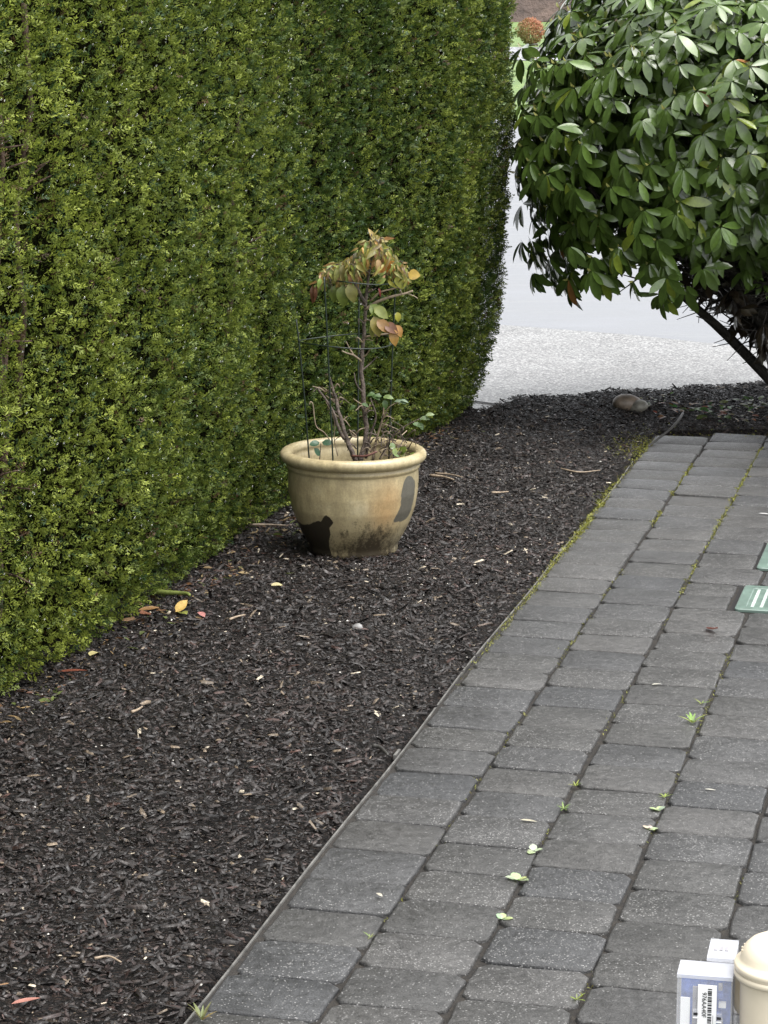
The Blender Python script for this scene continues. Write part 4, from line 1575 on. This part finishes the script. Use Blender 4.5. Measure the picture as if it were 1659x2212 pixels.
shell(body, 0, ex, 0, dp, 0.004, HC - 0.004)
shell(body, cw * 0.56, cw * 1.15, dp + 0.002, dp + 0.085, 0.004, HC + 0.004)
body.build('body', M_CLEAR, case)
lidc = MB()
lidc.box((ex / 2, dp / 2, HC - 0.0005), (ex + 0.002, dp + 0.004, 0.006))
lidc.box((cw * 0.855, dp + 0.0445, HC + 0.0075), (cw * 0.61, 0.088, 0.006))
lidc.build('top', M_FROST, case)
MB().box((ex / 2, dp / 2, 0.003), (ex, dp, 0.006)).box((cw * 0.855, dp + 0.0465, 0.003), (cw * 0.58, 0.075, 0.006)).build('base', M_GREYPART, case)
MB().box((ex * 0.5, dp * 0.62, HC * 0.48), (ex * 0.92, 0.004, HC * 0.9)).build('blue_insert', M_BLUE, case)
MB().box((cw * 0.17, 0.006, HC * 0.40), (cw * 0.20, 0.003, HC * 0.72)).build('white_strip', M_WHITE, case)
MB().box((cw * 0.40, 0.010, HC * 0.45), (cw * 0.16, 0.006, HC * 0.84)).build('grey_divider', M_GREYPART, case)
MB().box((cw * 0.855, dp + 0.045, HC * 0.5), (cw * 0.45, 0.05, HC * 0.9)).build('white_filler', M_FROST, case)
rc_ = random.Random(12)
for k in range(9):
    MB().box((cw * (0.90 + rc_.uniform(-.05, .05)), 0.012 + rc_.uniform(0, 0.012), 0.02 + k * 0.016), (cw * rc_.uniform(0.08, 0.16), 0.008, rc_.uniform(0.005, 0.012))).build('inner_piece', rc_.choice((M_WHITE, M_GREYPART, M_FROST, M_BLUE)), case)
for k in range(3):
    MB().box((cw * (0.70 + 0.12 * k), dp + 0.045, HC + 0.0112), (cw * 0.07, 0.02, 0.0014)).build('embossed_mark', M_GREYPART, case)
lx, lz0, lz1 = cw * 0.64, 0.030, HC - 0.013
label = MB().box((lx, -0.0022, (lz0 + lz1) / 2), (cw * 0.40, 0.0012, lz1 - lz0)).build('label', M_WHITE, case)
# bar code: bars run across the label
bar = MB()
rb = random.Random(976)
z = lz1 - 0.006
while z > lz0 + 0.006:
    h = rb.choice((0.0010, 0.0016, 0.0026))
    bar.box((lx + cw * 0.055, -0.0031, z - h / 2), (cw * 0.085, 0.0006, h))
    z -= h + rb.choice((0.0008, 0.0014, 0.0022))
bar.build('barcode', M_INK, label)
MB().box((lx + cw * 0.13, -0.0031, (lz0 + lz1) / 2 - 0.004), (cw * 0.012, 0.0005, 0.03)).build('fine_print', M_GREYPART, label)
for (x_, z_) in ((0.405, 0.105), (0.90, 0.100)):
    clip = MB().box((cw * x_, -0.003, z_ ), (cw * 0.13, 0.004, 0.016)).build('clip', M_CLEAR, case)
    MB().box((cw * x_, -0.0056, z_ + 0.001), (cw * 0.09, 0.0008, 0.0045)).build('slot', M_INK, clip)
    MB().box((cw * x_, -0.0056, z_ - 0.0055), (cw * 0.11, 0.0008, 0.002)).build('lip', M_WHITE, clip)
fc = bpy.data.curves.new('serial', 'FONT')
fc.body = '976AA40F'
fc.size = 0.0104
fc.extrude = 0.0002
tmp = bpy.data.objects.new('tmp_text', fc)
COL.objects.link(tmp)
dg = bpy.context.evaluated_depsgraph_get()
tme = bpy.data.meshes.new_from_object(tmp.evaluated_get(dg))
bpy.data.objects.remove(tmp, do_unlink=True)
tme.materials.clear()
tme.materials.append(M_INK)
txt = link('serial_number', tme, label, (lx - cw * 0.105, -0.0034, lz1 - 0.0125), (PI / 2, PI / 2, 0))

# container: centre just outside the frame to the right
HL_ = 0.185
fl_l = on_ground(1586, 2092, HL_)
RAD = 0.078
kc = Vector((fl_l.x + RAD, fl_l.y + 0.0, 0))
cont = empty('lidded_container', (kc.x, kc.y, 0), 'beige plastic container with domed lid at the lower right corner', 'container')
MB().lathe([(0, 0.0), (0.060, 0.0), (0.0635, 0.004), (0.0655, 0.06), (0.0675, 0.165), (0.0675, 0.172), (0, 0.172)], 64).build('body', M_BEIGE, cont, True)
lidk = MB().lathe([(0.0675, 0.170), (0.076, 0.171), (0.078, 0.176), (0.078, 0.181), (0.0765, 0.183), (0.0765, 0.186), (0.078, 0.188), (0.078, 0.193), (0.0765, 0.197), (0.070, 0.199), (0.0675, 0.204), (0.066, 0.212), (0.061, 0.222), (0.052, 0.231), (0.038, 0.238), (0.02, 0.241), (0.0, 0.242)], 64).build('lid', M_BEIGE, cont, True)
MB().lathe([(0.0768, 0.1832), (0.0772, 0.1845), (0.0768, 0.1858)], 64).build('groove', M_BEIGE2, lidk, True)
for k in range(3):
    a = math.radians(150 + k * 13)
    MB().box((0.0625 * math.cos(a), 0.0625 * math.sin(a), 0.211), (0.008, 0.005, 0.010), a).build('grip_rib', M_BEIGE2, lidk)
MB().tube(smooth_path([(-0.040, 0.052, 0.150), (-0.056, 0.072, 0.145), (-0.060, 0.078, 0.115), (-0.056, 0.072, 0.085), (-0.038, 0.050, 0.08)], 5), 0.009, 8).build('handle', M_BEIGE, cont, True)

# ------------------------------------------------------------------ fallen leaves, twigs and weeds (each a thing)
FL = [np_mesh('fallen_leaf', *(lambda a: (a[0], [a[1]]))(leaf_template(1.0, w, c, f, 6, 0.75, 0.85, wv)), M_DRY_O, smooth=True) for w, c, f, wv in ((0.26, 0.02, 0.25, 0.0), (0.32, -0.22, 0.4, 0.02), (0.45, 0.1, 0.3, 0.02))]


def bz(x, y):
    t = (x - E0[0]) * TU[0] + (y - E0[1]) * TU[1]
    if t > 0.0 and y < PAVE_BACK:
        return 0.001
    return float(bed_z(np.array(x), np.array(y))) + 0.008


def fallen(px0, py0, px1, py1, col, var, label, lift=0.006, roll=0.0):
    a, b = on_ground(px0, py0), on_ground(px1, py1)
    d = b - a
    L = min(d.length, 0.085)
    o = bpy.data.objects.new('fallen_leaf', FL[var])
    COL.objects.link(o)
    o.location = (a.x, a.y, bz(a.x, a.y) + lift)
    o.rotation_euler = (roll, 0, math.atan2(d.y, d.x))
    o.scale = (L, L, L)
    o.color = (*col, 1)
    return tag(o, label, 'leaf', 'fallen leaves')


fallen(20, 2186, 88, 2170, (0.42, 0.19, 0.15), 0, 'long salmon pink leaf lying on mulch at the lower left corner', 0.012)
fallen(-6, 2150, 22, 2152, (0.33, 0.20, 0.11), 1, 'tan curled leaf cut by the left picture edge near the pink leaf', 0.012)
fallen(120, 1462, 212, 1455, (0.16, 0.045, 0.025), 0, 'dark red long leaf at the hedge foot in the left foreground', 0.010)
fallen(192, 1432, 216, 1420, (0.55, 0.48, 0.22), 2, 'small pale yellow leaf on mulch near the hedge foot', 0.010)
fallen(262, 1352, 312, 1372, (0.40, 0.25, 0.15), 1, 'tan curled leaf below the hedge, left of a brown cluster', 0.012, 0.3)
fallen(326, 1342, 282, 1368, (0.22, 0.09, 0.05), 1, 'reddish brown curled leaf lying over the tan leaf by the hedge', 0.016, -0.3)
fallen(296, 1336, 345, 1328, (0.26, 0.14, 0.05), 0, 'orange brown narrow leaf close under the hedge foliage', 0.014, 0.3)
fallen(378, 1338, 412, 1312, (0.50, 0.33, 0.08), 1, 'yellow brown upright leaf beside the green stick', 0.012, 0.5)
fallen(404, 1340, 384, 1330, (0.24, 0.26, 0.06), 2, 'olive green leaf under the yellow brown leaf', 0.010)
fallen(428, 1334, 442, 1342, (0.50, 0.22, 0.20), 2, 'tiny pink leaf on mulch right of the leaf cluster', 0.010)
fallen(584, 1284, 612, 1280, (0.48, 0.42, 0.22), 2, 'cream curled leaf on mulch left in front of the pot', 0.012, 0.3)
fallen(1524, 1358, 1550, 1372, (0.15, 0.045, 0.03), 1, 'small brown curled leaf lying on the paving near the nearer lid', 0.003)
fallen(1406, 1482, 1428, 1480, (0.62, 0.60, 0.50), 0, 'thin white petal on the paving, mid distance', 0.003)
fallen(1520, 1708, 1546, 1710, (0.62, 0.60, 0.50), 0, 'thin white petal on a dark paver left of the right edge', 0.003)
fallen(1120, 1774, 1160, 1778, (0.50, 0.46, 0.34), 0, 'long straw coloured blade in the joint between two pavers', 0.003)
fallen(1636, 1111, 1664, 1113, (0.70, 0.70, 0.68), 0, 'white blade on the paving at the right picture edge', 0.003)
fallen(812, 1940, 826, 1946, (0.55, 0.50, 0.4), 2, 'bleached leaf scrap on the mulch near the edging', 0.010)


# crumbled leaf litter and dropped hedge scraps along the hedge foot (uncountable)
NL = 520
ly_ = rng.uniform(5.6, 10.1, NL)
lx_ = np.interp(ly_, HB[:, 1], HB[:, 0]) + 0.06 + np.abs(rng.normal(0, 0.085, NL))
la_ = rng.uniform(0, 2 * PI, NL)
lt_ = np.array([(0.16, 0.08, 0.035), (0.24, 0.16, 0.07), (0.10, 0.045, 0.025), (0.12, 0.15, 0.04), (0.30, 0.22, 0.11)])[rng.integers(0, 5, NL)] * rng.uniform(0.6, 1.2, (NL, 1))
V, F, T = scatter([leaf_template(1, 0.4, 0.1, 0.3, 3), leaf_template(1, 0.22, -0.15, 0.4, 3), leaf_template(1, 0.12, 0.2, 0.2, 3)], rng.integers(0, 3, NL),
                  np.stack([lx_, ly_, bed_z(lx_, ly_) + 0.011], 1), frames(np.stack([np.cos(la_), np.sin(la_), rng.normal(0, .15, NL)], 1), np.tile([[0, 0, 1.]], (NL, 1)) + rng.normal(0, .3, (NL, 3))), rng.uniform(0.012, 0.042, NL), lt_)
tag(link('leaf_litter', np_mesh('leaf_litter', V, F, M_MOSS, T)), 'brown crumbled leaf litter scattered along the hedge foot', 'leaf litter', kind='stuff')


def twig(pts, r, mat, label, z=0.012):
    P = []
    for px, py in pts:
        g = on_ground(px, py)
        P.append(Vector((g.x, g.y, bz(g.x, g.y) + z)))
    pth = smooth_path(P, 4)
    return tag(MB().tube(pth, [r * (1 - 0.5 * i / (len(pth) - 1)) for i in range(len(pth))], 6).build('twig', mat, None, True), label, 'twig', 'twigs on the mulch')


M_GSTICK = plain('mossy_green_stick', (0.14, 0.17, 0.035), 0.6, 0.3, 50)
twig([(335, 1296), (372, 1299), (402, 1302), (410, 1306)], 0.009, M_GSTICK, 'mossy green stick lying at the hedge foot', 0.012)
twig([(496, 1352), (512, 1347), (530, 1344)], 0.004, M_TWIG, 'short pale twig on mulch below the pot, left of the pebble')
twig([(930, 1050), (958, 1054), (980, 1060)], 0.006, M_TWIG, 'thick pale twig on mulch right of the pot rim')
twig([(940, 1045), (975, 1050), (1000, 1056)], 0.004, M_TWIG, 'thin pale twig crossing the thick one right of the pot')
twig([(1062, 1083), (1080, 1081), (1098, 1078)], 0.004, M_TWIG, 'straight pale twig on mulch between the pot and the edging')
twig([(540, 1152), (580, 1150), (618, 1150)], 0.005, M_TWIG, 'pale stick partly behind the pot on its left')
twig([(806, 1632), (820, 1635), (832, 1645), (838, 1652)], 0.006, M_DKMETAL, 'dark bent twig touching the metal edging')
twig([(1212, 1034), (1252, 1040), (1296, 1036)], 0.0035, M_TWIG, 'long thin twig on mulch near the far edging')
twig([(1032, 1366), (1050, 1362), (1062, 1360)], 0.004, M_WOOD, 'short grey twig on mulch beside the edging')
twig([(205, 3150 / 1.507), (235, 2086), (262, 2098)], 0.003, M_TWIG, 'thin forked straw on mulch in the lower left')
twig([(285, 1562), (298, 1556), (308, 1548)], 0.004, M_TWIG, 'short tan twig on mulch below the red leaf')

BL = np_mesh('blade', *(lambda a: (a[0], [a[1]]))(leaf_template(1.0, 0.16, 0.25, 0.3, 4, 0.7, 0.7)), M_DRY_O, smooth=True)


def weed(px, py, n, size, col, label, round_=False, spread=1.0):
    g = on_ground(px, py)
    e = empty('weed', (g.x, g.y, bz(g.x, g.y) - 0.002), label, 'weed', 'weeds in the joints')
    for i in range(n):
        a = 2 * PI * i / n + rl.uniform(-.4, .4)
        o = bpy.data.objects.new('leaf', RL if round_ else BL)
        COL.objects.link(o)
        o.parent = e
        d = np.array([[math.cos(a) * spread, math.sin(a) * spread, rl.uniform(0.15, 0.6) if round_ else rl.uniform(0.4, 1.3)]])
        f3 = frames(d, np.array([[0, 0, 1.0]]))[0]
        m4 = Matrix([list(f3[0]), list(f3[1]), list(f3[2])]).transposed().to_4x4()
        o.matrix_local = m4 @ Matrix.Scale(size * rl.uniform(0.6, 1.2), 4)
        o.color = (*[c * rl.uniform(0.75, 1.2) for c in col], 1)
    return e


GR = (0.26, 0.34, 0.07)
weed(1496, 1562, 11, 0.042, GR, 'bright green grass tuft in a joint of the paving, mid right')
weed(1515, 1520, 6, 0.022, GR, 'tiny yellow green tuft just behind the bright grass tuft')
weed(1244, 1698, 9, 0.020, GR, 'low yellow green weed in the second long joint')
weed(1218, 1748, 9, 0.024, (0.20, 0.27, 0.06), 'low green weed just in front of the yellow green one')
weed(1436, 1722, 9, 0.018, GR, 'small round green weed in the third long joint')
weed(1120, 1900, 6, 0.026, (0.38, 0.44, 0.24), 'pale leafy weed sprawling over the pavers, lower middle', True)
weed(1152, 1838, 4, 0.021, (0.40, 0.43, 0.28), 'pale two leaved seedling in a joint above the sprawling weed', True)
weed(1421, 1750, 5, 0.022, (0.32, 0.38, 0.2), 'pale seedling right of a joint crossing, mid right', True)
weed(1403, 1790, 5, 0.018, (0.40, 0.47, 0.28), 'smaller pale seedling nearer than its twin in the same joint', True)
weed(1084, 1985, 5, 0.020, (0.32, 0.38, 0.2), 'pale seedling in the long joint in the near foreground', True)
weed(436, 2205, 8, 0.05, (0.20, 0.19, 0.07), 'dry grass wisp against the edging at the bottom', False, 0.5)
weed(1246, 2160, 8, 0.02, GR, 'small moss coloured weed in the joint left of the clear case')
weed(800, 2025, 6, 0.016, GR, 'tiny green weed in the first long joint, near foreground')

RL2 = np_mesh('leaf', *(lambda a: (a[0], [a[1]]))(leaf_template(1.0, 0.5, 0.2, 0.1, 5, 0.7, 0.85)), M_DRY_O, smooth=True)
# ground cover plants on the dark strip behind the paving
for (px, py, n, s, c, lab, rd_) in ((1545, 912, 34, 0.07, (0.06, 0.12, 0.03), 'low green plant at the back edge of the paving', True),
                                   (1490, 908, 26, 0.06, (0.20, 0.075, 0.04), 'low reddish plant left of the green one behind the paving', True),
                                   (1636, 895, 36, 0.075, (0.11, 0.15, 0.04), 'yellow green ground plant under the big shrub at the right edge', True),
                                   (1413, 892, 20, 0.045, (0.13, 0.16, 0.04), 'small green plant just right of the two stones', True),
                                   (1600, 918, 22, 0.055, (0.15, 0.09, 0.04), 'brownish ground plant between the green one and the right edge', True)):
    g = on_ground(px, py)
    e = empty('ground_plant', (g.x, g.y, bz(g.x, g.y) - 0.005), lab, 'plant', 'low plants behind the paving')
    for i in range(n):
        o = bpy.data.objects.new('leaf', RL2)
        COL.objects.link(o)
        o.parent = e
        a = rl.uniform(0, 2 * PI)
        d = np.array([[math.cos(a), math.sin(a), rl.uniform(-0.1, 0.7)]])
        f3 = frames(d, np.array([[rl.uniform(-.4, .4), rl.uniform(-.5, .2), 1.0]]))[0]
        m4 = Matrix([list(f3[0]), list(f3[1]), list(f3[2])]).transposed().to_4x4()
        r = rl.uniform(0, 0.11)
        o.matrix_local = Matrix.Translation(Vector((math.cos(a) * r * 1.4, math.sin(a) * r, rl.uniform(0.004, 0.05)))) @ m4 @ Matrix.Scale(s * rl.uniform(0.35, 0.7), 4)
        o.color = (*[q * rl.uniform(0.6, 1.3) for q in c], 1)

# moss along the edging and in the paving joints (uncountable)
mb_v, mb_f = leaf_template(1.0, 0.3, 0.2, 0.2, 2, 0.8, 0.8)
mp = []
for i in range(12000):
    u = rng.uniform()
    if u < 0.32:                                  # along the far edging
        s = rng.triangular(2.2, 4.6, 5.7)
        t = rng.normal(0.012, 0.008) if s < 4.6 else rng.normal(-0.02, 0.03)
    elif u < 0.86:                                # long joints, mostly far away
        c = rng.integers(1, 4)
        s = 5.8 - abs(rng.normal(0, 1.9))
        if vnoise(s * 6.0, float(c) * 7, seed=81) < 0.15:
            continue
        t = 0.006 + c * PW + rng.normal(0, 0.008)
    else:                                         # patchy tufts in near joints
        c = rng.integers(1, 5)
        s = rng.uniform(0, 3.5)
        if vnoise(s * 9.0, float(c) * 5, seed=82) < 0.45:
            continue
        t = 0.006 + c * PW + rng.normal(0, 0.004)
    x, y = st_xy(s, t)
    if y > PAVE_BACK + 0.15:
        continue
    mp.append((x, y, -0.007 if t > 0.02 else -0.002))
# clumps of moss on the bed corner and at the back edge
for i in range(1600):
    a = on_ground(rng.normal(1385, 32), rng.normal(968, 13))
    tt = (a.x - E0[0]) * TU[0] + (a.y - E0[1]) * TU[1]
    if tt < 0.02 or a.y > PAVE_BACK - 0.02:
        mp.append((a.x, a.y, bz(a.x, a.y) - 0.004))
for i in range(900):
    x = rng.uniform(1.0, 2.2)
    y = PAVE_BACK + rng.normal(0.03, 0.05)
    mp.append((x, y, bz(x, y) - 0.004))
for i in range(500):      # verge at the driveway lip by the hedge
    a = on_ground(rng.uniform(1050, 1160), rng.normal(893, 4))
    mp.append((a.x, float(np.interp(a.x, BACK_X, BACK_Y)) + rng.normal(-0.02, 0.03), 0.015))
mp = np.array(mp)
NM = len(mp)
a = rng.uniform(0, 2 * PI, NM)
d = np.stack([np.cos(a), np.sin(a), rng.uniform(0.2, 1.4, NM)], 1)
tint = np.array([0.17, 0.19, 0.032]) * rng.uniform(0.4, 1.4, (NM, 1)) + np.array([0.05, 0.02, 0]) * rng.uniform(0, 1, (NM, 1))
V, F, T = scatter([(mb_v, mb_f)], np.zeros(NM, int), mp, frames(d, np.tile([[0, 0, 1.]], (NM, 1)) + rng.normal(0, .3, (NM, 3))), rng.uniform(0.005, 0.012, NM) * np.where(mp[:, 1] > 7.6, 1.25, 1.0), tint)
tag(link('moss', np_mesh('moss', V, F, M_MOSS, T)), 'yellow green moss in the paving joints and along the edging', 'moss', kind='stuff')

# ------------------------------------------------------------------ far orange shrub across the second road
fs0 = on_ground(1146, 98, -0.05)
shrub = empty('orange_shrub', (fs0.x, fs0.y, -0.06), 'small round orange and yellow shrub far beyond the road', 'shrub')
NF = 2600
dv2 = rng.normal(0, 1, (NF, 3))
dv2 /= np.linalg.norm(dv2, axis=1, keepdims=True)
rad = rng.uniform(0.55, 1.0, NF) ** 0.5
ctr = dv2 * rad[:, None] * np.array([0.33, 0.33, 0.34]) * (1 + 0.12 * vnoise(dv2[:, 0] * 4, dv2[:, 1] * 4, dv2[:, 2] * 4, seed=91))[:, None] + np.array([0, 0, 0.37])
mixf = np.clip(0.5 + 0.6 * dv2[:, 0] + 0.5 * dv2[:, 2] + rng.normal(0, 0.3, NF), 0, 1)[:, None]
tint = np.array([0.22, 0.20, 0.06]) * (1 - mixf) + np.array([0.40, 0.17, 0.09]) * mixf
V, F, T = scatter([leaf_template(1, 0.5, 0.2, 0.1, 3)], np.zeros(NF, int), ctr, frames(rng.normal(0, 1, (NF, 3)) + dv2, dv2), rng.uniform(0.04, 0.075, NF), tint)
tag(link('crown', np_mesh('crown', V, F, M_MOSS, T), shrub), kind='stuff')
for k in range(4):
    a = k * 1.7
    MB().tube([(0.02 * math.cos(a), 0.02 * math.sin(a), -0.01), (0.07 * math.cos(a), 0.07 * math.sin(a), 0.15), (0.15 * math.cos(a), 0.15 * math.sin(a), 0.4)], [0.014, 0.011, 0.005], 6).build('stem', M_WOOD, shrub, True)
